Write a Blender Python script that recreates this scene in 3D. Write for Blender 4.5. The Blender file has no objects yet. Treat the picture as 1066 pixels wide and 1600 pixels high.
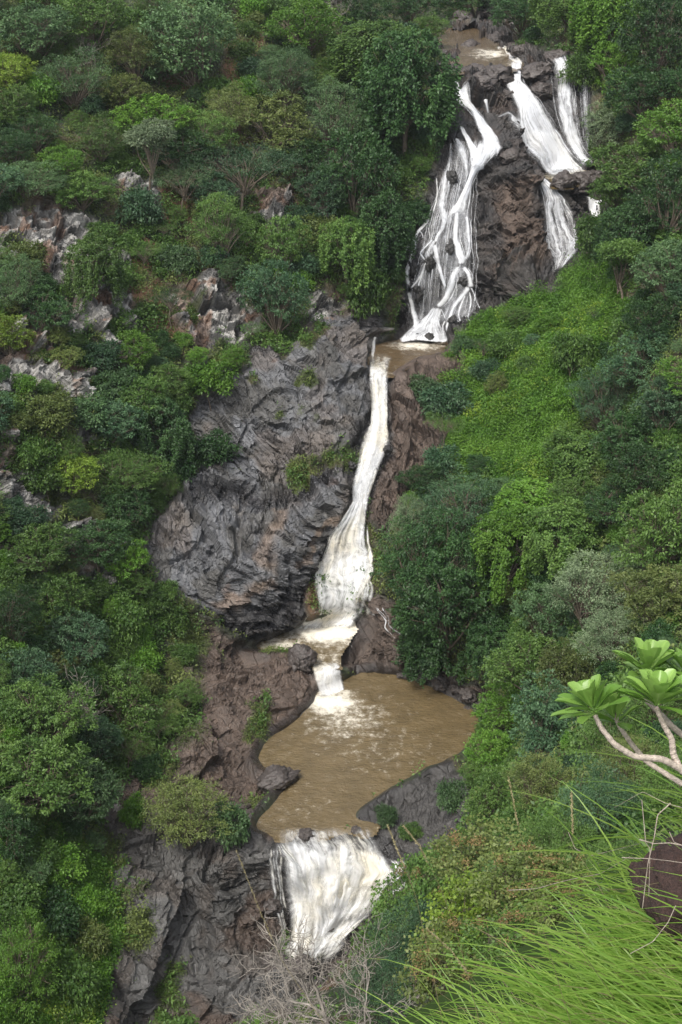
import bpy, math, random
import numpy as np
from mathutils import Vector

S = bpy.context.scene
COL = S.collection
R = math.radians
random.seed(7)
RNG = np.random.default_rng(11)

# ------------------------------------------------------------------ camera, sky, sun, exposure
CAMZ = 63.4
PITCH = R(27.0)
FPX = 2222.0                       # focal length in photograph pixels (1066 x 1600)
cd = bpy.data.cameras.new('camera')
cam = bpy.data.objects.new('camera', cd)
COL.objects.link(cam)
cam.location = (0, 0, CAMZ)
cam.rotation_euler = (R(90) - PITCH, 0, 0)
cd.sensor_fit = 'VERTICAL'
cd.sensor_height = 36.0
cd.sensor_width = 24.0
cd.lens = 36.0 * FPX / 1600.0
cd.clip_start = 0.1
cd.clip_end = 2000
S.camera = cam

SUN_EL, SUN_AZ = R(58), R(212)     # azimuth clockwise from +Y: the light comes from behind the camera, on the left
w = bpy.data.worlds.new('World')
S.world = w
w.use_nodes = True
nt = w.node_tree
nt.nodes.clear()
sky = nt.nodes.new('ShaderNodeTexSky')
sky.sky_type = 'NISHITA'
sky.sun_disc = False
sky.sun_elevation = SUN_EL
sky.sun_rotation = SUN_AZ
sky.air_density = 1.0
sky.dust_density = 4.0
hsv = nt.nodes.new('ShaderNodeHueSaturation')
hsv.inputs['Saturation'].default_value = 0.35      # a thinly clouded sky
bg = nt.nodes.new('ShaderNodeBackground')
bg.inputs[1].default_value = 0.15
wo = nt.nodes.new('ShaderNodeOutputWorld')
nt.links.new(sky.outputs[0], hsv.inputs['Color'])
nt.links.new(hsv.outputs[0], bg.inputs[0])
nt.links.new(bg.outputs[0], wo.inputs[0])

sl = bpy.data.lights.new('sun', 'SUN')
sl.energy = 1.7
sl.angle = R(16)
sl.color = (1.0, 0.95, 0.86)
so = bpy.data.objects.new('sun', sl)
COL.objects.link(so)
sd = Vector((math.sin(SUN_AZ) * math.cos(SUN_EL), math.cos(SUN_AZ) * math.cos(SUN_EL), math.sin(SUN_EL)))
so.rotation_euler = sd.to_track_quat('Z', 'Y').to_euler()
so.location = (0, 0, 120)

S.view_settings.view_transform = 'Standard'
S.view_settings.look = 'None'
S.view_settings.exposure = 0.9
S.view_settings.gamma = 1.0
S.cycles.max_bounces = 5
S.cycles.diffuse_bounces = 3
S.cycles.glossy_bounces = 2
S.cycles.transmission_bounces = 3
S.cycles.transparent_max_bounces = 28
S.cycles.caustics_reflective = False
S.cycles.caustics_refractive = False

# ------------------------------------------------------------------ noise
def _hash(ix, iy, iz, seed):
    h = (ix.astype(np.int64) * 374761393 + iy.astype(np.int64) * 668265263 + iz.astype(np.int64) * 2147483647 + seed * 974634777) & 0xffffffff
    h = ((h ^ (h >> 13)) * 1274126177) & 0xffffffff
    h = ((h ^ (h >> 16)) * 2246822519) & 0xffffffff
    return ((h ^ (h >> 15)) & 0xffffff) / float(0xffffff)

def vnoise(p, seed=0):
    i = np.floor(p).astype(np.int64)
    f = p - i
    f = f * f * f * (f * (f * 6 - 15) + 10)
    out = 0
    for dx in (0, 1):
        wx = f[:, 0] if dx else 1 - f[:, 0]
        for dy in (0, 1):
            wy = f[:, 1] if dy else 1 - f[:, 1]
            for dz in (0, 1):
                wz = f[:, 2] if dz else 1 - f[:, 2]
                out = out + wx * wy * wz * _hash(i[:, 0] + dx, i[:, 1] + dy, i[:, 2] + dz, seed)
    return out

def fbm(p, octs=4, seed=0, gain=0.5):
    a, s, n, q = 1.0, 0.0, 0.0, np.array(p, float)
    for k in range(octs):
        s = s + a * vnoise(q, seed + k * 17)
        n += a
        a *= gain
        q = q * 2.03 + 13.7
    return s / n

def ridged(p, octs=4, seed=0):
    a, s, n, q = 1.0, 0.0, 0.0, np.array(p, float)
    for k in range(octs):
        s = s + a * (1 - np.abs(2 * vnoise(q, seed + k * 17) - 1))
        n += a
        a *= 0.5
        q = q * 2.1 + 7.1
    return s / n

def facets(p, seed=0, tilt=0.5, off=0.5):
    """Angular facets: every Voronoi cell is a randomly tilted plane. Returns about -1..1."""
    i = np.floor(p).astype(np.int64)
    best = np.full(len(p), 1e9)
    val = np.zeros(len(p))
    for dx in (-1, 0, 1):
        for dy in (-1, 0, 1):
            for dz in (-1, 0, 1):
                c = i + np.array((dx, dy, dz))
                h = [_hash(c[:, 0], c[:, 1], c[:, 2], seed + k) for k in range(3)]
                d = p - (c + np.stack(h, 1))
                r2 = (d * d).sum(1)
                m = r2 < best
                g = [_hash(c[:, 0], c[:, 1], c[:, 2], seed + 5 + k) * 2 - 1 for k in range(4)]
                v = tilt * (d[:, 0] * g[0] + d[:, 1] * g[1] + d[:, 2] * g[2]) * 1.6 + off * g[3]
                val = np.where(m, v, val)
                best = np.where(m, r2, best)
    return val

def sstep(a, b, x):
    t = np.clip((x - a) / (b - a), 0, 1)
    return t * t * (3 - 2 * t)

# ------------------------------------------------------------------ from the photograph's directions to places
SP, CP = math.sin(PITCH), math.cos(PITCH)
def tan_down(py):
    yu = (800 - np.asarray(py, float)) / FPX
    return (SP - yu * CP) / (CP + yu * SP)
def place(px, py, Y):
    """The point at forward distance Y in the direction of a pixel."""
    px, py, Y = np.broadcast_arrays(np.asarray(px, float), np.asarray(py, float), np.asarray(Y, float))
    yu = (800 - py) / FPX
    t = Y / (CP + yu * SP)
    return np.stack([(px - 533) / FPX * t, Y, CAMZ - t * (SP - yu * CP)], -1)
def Y_of_z(py, z):
    return (CAMZ - z) / tan_down(py)
def to_px(P):
    P = np.asarray(P, float)
    d = P - np.array((0, 0, CAMZ))
    t = d[..., 1] * CP - d[..., 2] * SP
    u = d[..., 1] * SP + d[..., 2] * CP
    return 533 + FPX * d[..., 0] / t, 800 - FPX * u / t, t

POOL = [(392,1292),(440,1245),(458,1212),(400,1197),(410,1160),(490,1107),(495,1075),(540,1062),(565,1050),(620,1052),(680,1078),(748,1112),(750,1140),(722,1176),(690,1190),(640,1214),(560,1263),(552,1282),(592,1290),(586,1302),(566,1310),(546,1297),(522,1304),(500,1314),(474,1299),(452,1312),(436,1316),(424,1304)]
MIDPOOL = [(385,1012),(440,992),(478,968),(562,962),(548,990),(528,1020),(525,1046),(534,1050),(488,1058),(478,1020),(440,1016)]
BASIN = [(566,580),(582,535),(625,530),(640,535),(700,535),(692,552),(640,562),(612,588)]
PLUNGE = [(838,266),(900,263),(948,264),(930,282),(885,294),(862,292)]
UPRIVER = [(682,60),(700,48),(752,42),(745,62),(800,82),(818,100),(800,108),(760,104),(700,112),(690,105),(720,90),(715,72),(690,75)]
def rounded(poly, n=2):
    P = np.array(poly, float)
    for _ in range(n):
        Q = np.roll(P, -1, 0)
        P = np.stack([P * .75 + Q * .25, P * .25 + Q * .75], 1).reshape(-1, 2)
    rg = np.random.default_rng(3)
    return [tuple(v) for v in P + rg.normal(0, .8, P.shape)]
POOL, MIDPOOL, BASIN, PLUNGE, UPRIVER = [rounded(p) for p in (POOL, MIDPOOL, BASIN, PLUNGE, UPRIVER)]
WATERS = [('pool', POOL, 0.0), ('mid', MIDPOOL, 1.35), ('basin', BASIN, 17.7), ('plunge', PLUNGE, 29.9), ('up', UPRIVER, 38.2)]

# ground distances surveyed along the gorge: (px, py, forward distance)
CT = [
 # upper river and upper falls
 (730,20,180),(715,60,168.5),(760,85,157.7),(790,92,155),(700,90,157),(760,130,146),(715,150,141),(700,125,147),(800,140,145),(800,105,150),(890,100,147),(855,100,147.5),
 (920,125,146),(830,210,141.5),(870,280,138),(900,275,139),(860,195,142.5),(900,190,143),(730,210,135),(760,180,138.5),(700,300,131),(640,400,127),(630,530,125),(700,525,124.5),(745,505,124.5),(690,420,126.5),
 (790,245,134),(820,265,134),(760,300,131.5),(790,350,129.5),(790,480,125.8),(740,440,126.5),(850,300,134),(880,330,133),(870,400,130),(930,290,136),(945,300,136),(930,350,132),(870,430,127.5),
 # chute and middle falls
 (650,545,122),(600,590,117),(570,600,116.5),(595,640,113.5),(580,720,109),(575,760,106.5),(550,800,104.6),(510,880,103.2),(560,880,103.0),
 # right bank
 (760,500,123),(850,440,123),(930,400,122),(700,560,119),(720,640,113),(850,560,112),(850,700,106),(700,740,107),(630,720,109.5),(660,620,115),(950,560,110),(950,700,102),(650,850,101),(600,900,100),(560,990,97),(600,970,97.8),
 (620,1020,96),(535,1035,95.3),(700,1000,93),(800,900,95),(800,1000,90),(810,1080,85),(900,900,90),(1066,800,86),(1066,600,96),(1066,400,109),(1066,200,128),(950,200,138),(1000,100,143),(1066,0,150),
 (900,50,154),(820,60,160),(690,1030,94),(770,1085,90.5),(780,1130,86.5),
 (760,1190,82),(800,1200,77),(900,1100,74),(900,1200,60),(1066,1000,72),(1066,1200,48),(800,1300,58),(720,1330,68),(640,1345,74.5),(800,1400,42),(720,1470,44),(630,1570,46),(620,1440,72),(590,1475,71),(555,1515,69),(900,1400,34),(700,1600,33),(1066,1400,26),(1066,1600,18),(500,1620,46),(420,1620,60),(610,1400,73.5),
 # lower falls
 (600,1330,75.2),(530,1360,75),(520,1420,74),(480,1480,73),(440,1400,74.4),(500,1530,69),
 # left bank
 (350,1450,70),(380,1520,67.5),(300,1560,64.5),(200,1500,65),(200,1400,69.6),(200,1300,74.2),(200,1200,79.3),(300,1000,93),(200,1100,85),(100,1200,75.5),(0,1200,71),(0,1000,81.5),(100,1000,86),
 (0,800,91),(100,800,95),(200,800,99.5),(200,900,93.5),(250,900,95),(0,1400,63.5),(0,1600,56.5),(150,1600,60.5),(100,1400,66.5),
 (240,820,99.5),(300,900,96.3),(400,900,98),(400,980,97.2),(480,950,99.2),(480,870,101),(300,790,101.2),(400,800,102.3),(480,780,103.3),(540,750,105.2),(540,820,103),(300,770,103.8),(400,770,105),(480,745,106.3),(300,700,106.3),(400,700,107.3),(500,680,109.3),(560,640,112.5),
 (350,600,110.3),(450,580,113.5),(550,560,118),(480,520,118),(570,480,123),(620,470,126),(620,350,130.5),(300,500,115.5),(200,600,107),(100,600,102.5),(0,600,98),(400,450,120.5),
 (0,400,112),(100,400,114.5),(200,400,118),(300,400,121),(400,400,124),(500,400,127),(0,200,126),(200,200,131),(400,200,137),(550,200,141),(660,200,138),(0,0,142),(200,0,148),(400,0,155),(550,0,165),(600,100,151),(650,60,162),
 (670,30,180),(800,0,192),(780,45,176),(900,0,168),(700,-60,215),
 # beyond the frame
 (-350,0,130),(-350,400,98),(-350,800,78),(-350,1200,60),(-350,1780,44),(0,1780,52),(1400,0,140),(1400,400,92),(1400,800,68),(1400,1200,40),(1400,1780,12),(700,1780,26),(350,1780,52),
 (-350,-420,168),(0,-420,185),(400,-420,215),(700,-420,255),(1066,-420,205),(1400,-420,188),(0,-200,162),(300,-200,178),(1066,-200,176),
]
CZ = [  # surveyed by height instead: (px, py, z)
 (420,1180,-.6),(600,1060,-.5),(740,1120,-.5),(560,1200,-.8),(450,1265,-.6),(540,1275,-.6),(680,1175,-.6),(500,1120,-.6),(640,1120,-.8),
 (430,1300,-.3),(520,1292,-.5),(575,1300,-.3),(440,1010,1.1),(500,1000,1.1),(520,1040,1.1),(500,1052,1.0),
 (390,1005,2.2),(430,1330,.35),(350,1350,.9),(350,1100,3.0),(430,1060,2.0),(480,1035,1.9),(485,1090,.6),(440,1130,.5),(400,1180,.5),(440,1222,.6),(300,1200,2.0),(380,1260,.6),(330,1280,1.0),
 (640,1240,.7),(720,1210,.9),(700,1270,.6),(590,1285,.4),(750,1150,.4),(680,1062,.35),(620,1045,.4),
]
for _n, _poly, _lv in WATERS:
    _pp = np.array(_poly, float)
    CT = [c for c in CT if np.hypot(_pp[:, 0] - c[0], _pp[:, 1] - c[1]).min() > 13]
    CZ = [c for c in CZ if np.hypot(_pp[:, 0] - c[0], _pp[:, 1] - c[1]).min() > 10]
    CZ += [(x, y, _lv - .02) for x, y in _poly[::3] if not (_n == 'pool' and y > 1296)]
pts = np.array([(a, b, c) for a, b, c in CT] + [(a, b, float(Y_of_z(b, c))) for a, b, c in CZ])
def rbf_fit(p, v):
    d = np.hypot(p[:, None, 0] - p[None, :, 0], p[:, None, 1] - p[None, :, 1])
    n = len(p)
    A = np.zeros((n + 3, n + 3))
    A[:n, :n] = -d + np.eye(n) * -2.0
    A[:n, n] = 1; A[:n, n + 1:] = p / 1000; A[n, :n] = 1; A[n + 1:, :n] = (p / 1000).T
    return np.linalg.solve(A, np.concatenate([v, np.zeros(3)]))
_P2 = pts[:, :2]
_W = rbf_fit(_P2, np.log(pts[:, 2]))
CX = np.arange(-380, 1451, 10.0); CYv = np.arange(-440, 1801, 10.0)
gx, gy = np.meshgrid(CX, CYv)
def _ev(qx, qy):
    d = np.hypot(qx.ravel()[:, None] - _P2[None, :, 0], qy.ravel()[:, None] - _P2[None, :, 1])
    return (-d @ _W[:len(_P2)] + _W[len(_P2)] + qx.ravel() / 1000 * _W[-2] + qy.ravel() / 1000 * _W[-1]).reshape(qx.shape)
LD = np.vstack([_ev(gx[k:k + 20], gy[k:k + 20]) for k in range(0, len(CYv), 20)])
for _ in range(3):
    q = np.pad(LD, 1, mode='edge')
    LD = (q[1:-1, 1:-1] * 4 + (q[:-2, 1:-1] + q[2:, 1:-1] + q[1:-1, :-2] + q[1:-1, 2:]) * 2 + q[:-2, :-2] + q[2:, 2:] + q[:-2, 2:] + q[2:, :-2]) / 16

def bil(ax, ay, G, px, py):
    px = np.clip(np.asarray(px, float), ax[0], ax[-1] - 1e-6); py = np.clip(np.asarray(py, float), ay[0], ay[-1] - 1e-6)
    i = np.clip(np.searchsorted(ax, px, 'right') - 1, 0, len(ax) - 2); j = np.clip(np.searchsorted(ay, py, 'right') - 1, 0, len(ay) - 2)
    fx = (px - ax[i]) / (ax[i + 1] - ax[i]); fy = (py - ay[j]) / (ay[j + 1] - ay[j])
    if G.ndim == 3: fx = fx[..., None]; fy = fy[..., None]
    return G[j, i] * (1 - fx) * (1 - fy) + G[j, i + 1] * fx * (1 - fy) + G[j + 1, i] * (1 - fx) * fy + G[j + 1, i + 1] * fx * fy
def baseY(px, py):
    return np.exp(bil(CX, CYv, LD, px, py))

def poly_sd(px, py, poly):
    """Signed distance to a polygon in pixels, positive inside."""
    P = np.array(poly, float)
    x = px.ravel(); y = py.ravel()
    d = np.full(x.shape, 1e18); ins = np.zeros(x.shape, bool)
    for k in range(len(P)):
        a, b = P[k], P[(k + 1) % len(P)]
        e = b - a
        wx, wy = x - a[0], y - a[1]
        t = np.clip((wx * e[0] + wy * e[1]) / (e @ e + 1e-9), 0, 1)
        d = np.minimum(d, (wx - t * e[0]) ** 2 + (wy - t * e[1]) ** 2)
        if a[1] != b[1]:
            c = ((a[1] <= y) & (b[1] > y)) | ((b[1] <= y) & (a[1] > y))
            xi = a[0] + (y - a[1]) / (b[1] - a[1]) * e[0]
            ins ^= c & (x < xi)
    d = np.sqrt(d)
    return np.where(ins, d, -d).reshape(px.shape)

# ------------------------------------------------------------------ terrain sheet
AX = np.concatenate([np.arange(-370, -10, 10), np.arange(-10, 1076, 1.6), np.arange(1080, 1441, 10)])
AY = np.concatenate([np.arange(-430, -10, 10), np.arange(-10, 1610, 1.6), np.arange(1612, 1791, 10)])
PX, PY = np.meshgrid(AX, AY)
SHP = PX.shape
GY = baseY(PX, PY)
P0 = place(PX, PY, GY)
flat = P0.reshape(-1, 3)
warp = (fbm(flat * 0.35, 4, 3) - 0.5).reshape(SHP) * 60
warp2 = (fbm(flat * 0.35 + 91, 4, 5) - 0.5).reshape(SHP) * 60
WX, WY = PX + warp, PY + warp2
def region(poly, soft=8, warped=True, k=1.0):
    sdv = poly_sd(PX + warp * k, PY + warp2 * k, poly) if warped else poly_sd(PX, PY, poly)
    return sstep(-soft, soft, sdv)
RK_FACE = [(222,845),(235,805),(290,750),(300,650),(345,600),(300,560),(290,515),(380,530),(430,560),(470,520),(500,500),(575,478),(600,520),(625,560),(640,640),(635,700),(590,780),(560,830),(500,900),(480,975),(400,1015),(300,935),(235,900)]
RK_CHUTE = [(606,570),(650,555),(720,525),(725,570),(665,625),(670,660),(690,690),(700,715),(640,765),(600,840),(575,810),(585,750),(615,700),(608,620)]
RK_RIGHT = [(590,925),(545,985),(522,1045),(560,1065),(640,1052),(690,1082),(755,1115),(775,1090),(700,1040),(650,1000),(625,940)]
RK_LEFT = [(232,895),(330,970),(400,1012),(480,1016),(498,1065),(492,1110),(412,1165),(405,1195),(460,1210),(445,1248),(390,1292),(432,1312),(448,1400),(445,1490),(400,1525),(330,1620),(150,1620),(165,1520),(190,1430),(160,1350),(180,1230),(250,1185),(330,1120),(285,1010),(240,940)]
RK_SLAB = [(540,1285),(690,1188),(735,1205),(740,1295),(650,1345),(615,1365),(585,1305)]
RK_UP = [(618,535),(622,400),(675,300),(690,200),(678,110),(690,40),(790,30),(812,75),(900,85),(935,130),(925,200),(930,265),(965,290),(945,370),(900,415),(860,445),(760,495),(735,525),(680,548)]
RK_FALL = [(420,1300),(600,1300),(640,1360),(600,1440),(540,1500),(430,1510)]
RK_CLIFFS = [
 [(0,335),(60,345),(130,350),(200,370),(195,420),(120,440),(60,430),(0,425)],
 [(268,455),(330,440),(385,480),(380,525),(300,540),(262,500)],
 [(95,595),(150,600),(170,680),(130,700),(100,660)],
 [(0,690),(60,700),(120,790),(60,810),(0,780)],
 [(180,260),(225,290),(240,340),(200,330)],
 [(400,330),(440,320),(460,380),(420,400)],
 [(0,840),(40,850),(30,900),(0,905)],
 [(470,470),(520,470),(520,520),(480,525)],
]
SOIL = [
 [(195,375),(240,380),(235,430),(190,425)],[(185,440),(245,440),(240,480),(190,480)],[(400,300),(450,300),(470,350),(430,350)],
 [(520,50),(560,60),(560,100),(525,90)],[(230,480),(290,470),(300,520),(250,540)],[(330,60),(400,50),(420,150),(350,150)],[(455,500),(560,490),(560,560),(460,550)],
]
GREEN = [(690,565),(755,495),(860,440),(940,398),(965,470),(955,560),(905,620),(885,700),(800,780),(720,750),(690,690),(670,650),(720,590)]
GREEN_LOW = [(0,1320),(90,1290),(160,1340),(175,1420),(165,1500),(150,1600),(0,1620)]

m_face = region(RK_FACE, 7); m_chute = region(RK_CHUTE, 7, k=.5); m_right = region(RK_RIGHT, 7, k=.5)
m_left = np.maximum(region(RK_LEFT, 10, k=.8), region([(330,1490),(440,1470),(600,1440),(560,1500),(470,1560),(430,1630),(320,1630)], 8, k=.5)); m_slab = region(RK_SLAB, 5, k=.4); m_up = region(RK_UP, 8, k=.5); m_fall = region(RK_FALL, 8, k=.4)
m_cl = np.zeros(SHP)
for c in RK_CLIFFS: m_cl = np.maximum(m_cl, region(c, 10, k=1.3))
scat = fbm(flat * np.array((.16, .16, .16)) + 5, 4, 21).reshape(SHP)
hillrock = sstep(.60, .66, scat) * sstep(600, 500, PX) * sstep(140, 300, PY) * sstep(1000, 850, PY)
m_cl = np.maximum(m_cl, hillrock)
m_soil = np.zeros(SHP)
for c in SOIL: m_soil = np.maximum(m_soil, region(c, 12, k=1.2))
m_soil = np.maximum(m_soil, .8 * sstep(.62, .7, fbm(flat * .2 + 44, 4, 33).reshape(SHP)) * sstep(620, 520, PX))
m_green = region(GREEN, 12)
ROCK = np.clip(np.maximum.reduce([m_face, m_chute, m_right, m_left, m_slab, m_up, m_fall, m_cl]), 0, 1)
# plants on the rock: patches where soil has gathered
veg = fbm(flat * .3 + 17, 5, 40).reshape(SHP)
patch = np.maximum(sstep(.60, .68, veg) * np.maximum(m_cl, m_left * sstep(320, 260, PX) * .9) , sstep(.66, .72, veg) * np.maximum(m_face * .9, m_left * .7) * sstep(520, 460, PX))
patch = np.maximum(patch, sstep(.60, .66, veg) * m_chute * sstep(640, 680, PX))
patch = np.maximum(patch, m_left * sstep(330, 280, PX) * sstep(900, 930, PY) * sstep(1190, 1120, PY) * sstep(.42, .5, veg))
BARE = ROCK * (1 - patch)

# displacement
dN = np.zeros(SHP)
n0 = np.cross(np.gradient(P0, axis=1), np.gradient(P0, axis=0)).reshape(-1, 3)
n0 /= np.linalg.norm(n0, axis=1)[:, None] + 1e-9
n0 *= np.where((n0 * (np.array((0, 0, CAMZ)) - flat)).sum(1) < 0, -1, 1)[:, None]
sel = (ROCK > 0.01).ravel() & (PX > -20).ravel() & (PX < 1090).ravel() & (PY > -20).ravel() & (PY < 1620).ravel()
q = flat[sel]
# bedding planes dip down to the right and towards the viewer
a, b = R(38), R(18)
bx = np.array((math.cos(a), 0, -math.sin(a))); bz = np.array((math.sin(a) * math.cos(b), -math.sin(b), math.cos(a) * math.cos(b))); by = np.cross(bz, bx)
qb = np.stack([q @ bx, q @ by, q @ bz], 1)
BED = (bx, by, bz)
wob = (fbm(q * .3, 2, 8) - .5)[:, None] * .8
qb = qb + wob
d = 1.3 * facets(qb * np.array((.16, .18, .42)), 1, .7, .4)
d += .75 * facets(qb * np.array((.40, .45, 1.1)), 2, .7, .5)
d += .40 * facets(qb * np.array((.95, 1.05, 2.6)), 3, .7, .5)
d += .20 * facets(qb * np.array((2.2, 2.4, 5.5)), 4, .6, .5)
d += .9 * (ridged(qb * np.array((.10, .16, .5)), 4, 50) - .6)
d -= .45 * sstep(.86, .97, ridged(qb * np.array((.30, .22, .55)), 2, 58))
d += .25 * (fbm(q * 1.7, 4, 60) - .5)
wv = (m_face + m_left + m_slab * .6 + .8 * sstep(-4, 16, poly_sd(PX, PY, [(742,310),(758,275),(790,252),(812,262),(838,290),(846,340),(846,420),(830,450),(785,490),(757,475),(745,400)]))).ravel()[sel].clip(0, 1)
dF = 1.5 * facets(qb * np.array((.10, .12, .34)), 11, .8, .35) + .60 * facets(qb * np.array((.24, .28, 1.2)), 12, .6, .5) + .40 * facets(qb * np.array((.55, .65, 2.6)), 13, .6, .7) + .20 * facets(qb * np.array((1.4, 1.6, 5.5)), 14, .6, .7)
dF -= .55 * sstep(.90, .98, ridged(qb * np.array((.22, .16, .45)), 1, 59))
d = d * (1 - wv) + dF * 1.35 * wv
tone_ = np.zeros(SHP).ravel(); tone_[sel] = .6 * facets(qb * np.array((.24, .28, 1.2)), 12, 0, 1) + .5 * facets(qb * np.array((.55, .65, 2.6)), 13, 0, 1)
TONE = tone_.reshape(SHP)
full = np.zeros(SHP).ravel(); full[sel] = d
calm = 1 - .6 * np.maximum(m_slab, 0) - .42 * m_face - .52 * m_left
calm = calm * (1 - .55 * m_fall)
FZ = np.zeros(SHP)
for zp in ([(780,140),(800,98),(890,95),(925,120),(932,268),(840,272),(800,200)], [(703,131),(762,187),(792,240),(745,275),(742,400),(752,500),(735,515),(630,530),(630,400),(680,280),(700,200)], [(808,255),(830,262),(880,320),(905,400),(870,440),(845,400),(835,300)], [(570,590),(610,590),(612,690),(580,790),(590,900),(560,962),(478,968),(484,890),(535,790)], [(418,1292),(596,1292),(626,1350),(610,1410),(585,1440),(520,1505),(436,1510),(436,1380)]):
    FZ = np.maximum(FZ, sstep(-6, 8, poly_sd(PX, PY, zp)))
calm = calm * (1 - .80 * FZ)
block = sstep(-4, 16, poly_sd(PX + warp * .25, PY + warp2 * .25, [(742,310),(758,275),(790,252),(812,262),(838,290),(846,340),(846,420),(830,450),(785,490),(757,475),(745,400)]))
upper = sstep(-3, 8, poly_sd(PX + warp * .3, PY + warp2 * .3, [(285,775),(330,765),(420,775),(500,735),(560,690),(600,600),(560,520),(400,540),(310,600),(290,700)]))
lowb = sstep(-3, 6, poly_sd(PX + warp * .3, PY + warp2 * .3, [(440,800),(500,745),(545,755),(550,800),(490,875),(470,965),(400,1010),(330,960),(400,900)]))
dN += block * 2.0 + upper * .8 + lowb * .5
dN += full.reshape(SHP) * ROCK * np.clip(calm, .2, 1)
soft = 1 - ROCK
dN += soft * ((fbm(flat * .11 + 3, 4, 70).reshape(SHP) - .5) * 3.2 + (fbm(flat * .6 + 9, 4, 77).reshape(SHP) - .5) * 1.3) * sstep(20, 60, GY)
# nothing bulges in the beds of the falls and pools
calmpool = np.zeros(SHP)
PSD = {}
for nm, poly, lv in WATERS:
    sdv = poly_sd(PX, PY, poly)
    PSD[nm] = sdv
    calmpool = np.maximum(calmpool, sstep(-4, 3, sdv))
shore = np.zeros(SHP)
for nm in ('pool', 'mid'): shore = np.maximum(shore, sstep(-16, 0, PSD[nm]))
P1 = flat + n0 * (dN * (1 - .75 * shore) * (1 - calmpool)).ravel()[:, None]
P1 = P1.reshape(SHP + (3,))
# pool beds, and banks that stand clear of the water
for nm, poly, lv in WATERS:
    sdv = PSD[nm]
    inside = sdv > 0
    Yp = (CAMZ - (lv - .05 - .5 * np.clip(sdv / 12, 0, 1))) / np.maximum(tan_down(PY), .02)
    bed = place(PX, PY, Yp)
    P1 = np.where(inside[..., None], bed, P1)
    lift = (~inside) & (sdv > -14)
    zmin = lv + .08 + .05 * np.clip(-sdv, 0, 14) * (1 if nm in ('pool', 'mid') else .3)
    if nm == 'pool': lift &= ~((PY > 1284) & (PX > 415) & (PX < 610))
    if nm == 'up': lift &= False
    if nm == 'mid': lift &= (PY < 1035) & (PX < 482) & (PY > 990)
    if nm == 'basin': lift &= (PX > 622) & (PY > 545)
    if nm == 'plunge': lift &= (PY > 280) & (sdv > -8)
    P1[..., 2] = np.where(lift, np.maximum(P1[..., 2], zmin), P1[..., 2])

band = np.zeros(SHP)
for nm in ('pool', 'mid', 'plunge', 'basin'): band = np.maximum(band, sstep(-24, -10, PSD[nm]) * sstep(3, -1, PSD[nm]))
for _ in range(6):
    q = np.pad(P1, ((1, 1), (1, 1), (0, 0)), mode='edge')
    P1 = P1 * (1 - band[..., None]) + (q[:-2, 1:-1] + q[2:, 1:-1] + q[1:-1, :-2] + q[1:-1, 2:]) / 4 * band[..., None]
# colours of the ground itself
C = np.zeros(SHP + (3,))
def mixc(C, c, m): return C * (1 - m[..., None]) + np.array(c) * m[..., None]
C[:] = (.030, .040, .018)
n1 = fbm(flat * .5 + 31, 5, 90).reshape(SHP); n2 = fbm(flat * 1.6 + 12, 4, 95).reshape(SHP); n3 = fbm(flat * .22 + 71, 4, 99).reshape(SHP)
C = mixc(C, (.075, .060, .032), sstep(.5, .62, n1) * .8)
C = mixc(C, (.15, .075, .04), m_soil * .85)
C = mixc(C, (.045, .085, .014), m_green)
rockc = np.zeros(SHP + (3,)); rockc[:] = (.076, .074, .071)
rockc = mixc(rockc, (.108, .110, .116), m_face * sstep(.42, .55, n1))
rockc = mixc(rockc, (.11, .085, .068), m_face * sstep(.5, .62, n3) * .45)
rockc = mixc(rockc, (.080, .055, .041), np.clip(m_chute + m_right * .9 + m_left * sstep(1330, 1230, PY), 0, 1) * .85)
rockc = mixc(rockc, (.070, .061, .054), m_left * sstep(1290, 1380, PY) * sstep(.4, .6, n1))
rockc = mixc(rockc, (.070, .052, .042), m_left * sstep(1290, 1380, PY) * sstep(.55, .45, n3))
rockc = mixc(rockc, (.056, .053, .051), m_slab)
rockc = mixc(rockc, (.042, .037, .034), m_up * .9)
rockc = mixc(rockc, (.14, .09, .06), m_up * sstep(.52, .62, n1) * sstep(330, 120, PY) * .9)
brownblock = region([(770,290),(810,270),(830,320),(840,420),(800,460),(760,420),(755,340)], 14)
rockc = mixc(rockc, (.095, .068, .052), brownblock * sstep(.36, .5, n1))
rockc = mixc(rockc, (.36, .35, .33), m_cl * (1 - np.clip(m_face, 0, 1)) * sstep(.42, .56, n2) * .85)
rockc = mixc(rockc, (.17, .085, .045), m_cl * sstep(.55, .62, n1) * .6)
orange = np.maximum(region([(415,790),(440,790),(435,850),(430,900),(405,880),(410,840)], 8), region([(330,935),(420,905),(440,915),(360,955)], 5))
orange = np.maximum(orange, region([(455,880),(540,790),(545,800),(470,890)], 4))
rockc = mixc(rockc, (.17, .115, .075), orange * .5)
# water-blackened rock: under the ledges, and beside the falls and pools
wet = np.maximum(region([(285,775),(330,760),(420,770),(500,730),(555,690),(560,720),(500,770),(410,795),(300,800)], 8, k=.6), region([(320,950),(400,950),(480,900),(490,960),(400,1012),(360,990)], 10, k=.6))
wet = np.maximum(wet, region([(540,690),(575,640),(580,700),(560,780),(535,790)], 6, k=.5))
wet = np.maximum(wet, region([(375,525),(420,515),(425,560),(380,560)], 5, k=.5))
wet = np.maximum(wet, .85 * m_up * sstep(.42, .5, n1) * (1 - .85 * brownblock))
near = np.zeros(SHP)
for nm in ('pool', 'mid'): near = np.maximum(near, sstep(-22, -2, PSD[nm] + warp * .3))
wet = np.maximum(wet, near * .9)
wet = np.maximum(wet, m_fall * .9)
wet = np.maximum(wet, FZ * .92)
rockc = mixc(rockc, (.020, .019, .020), np.clip(wet, 0, 1) * .85)
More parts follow.
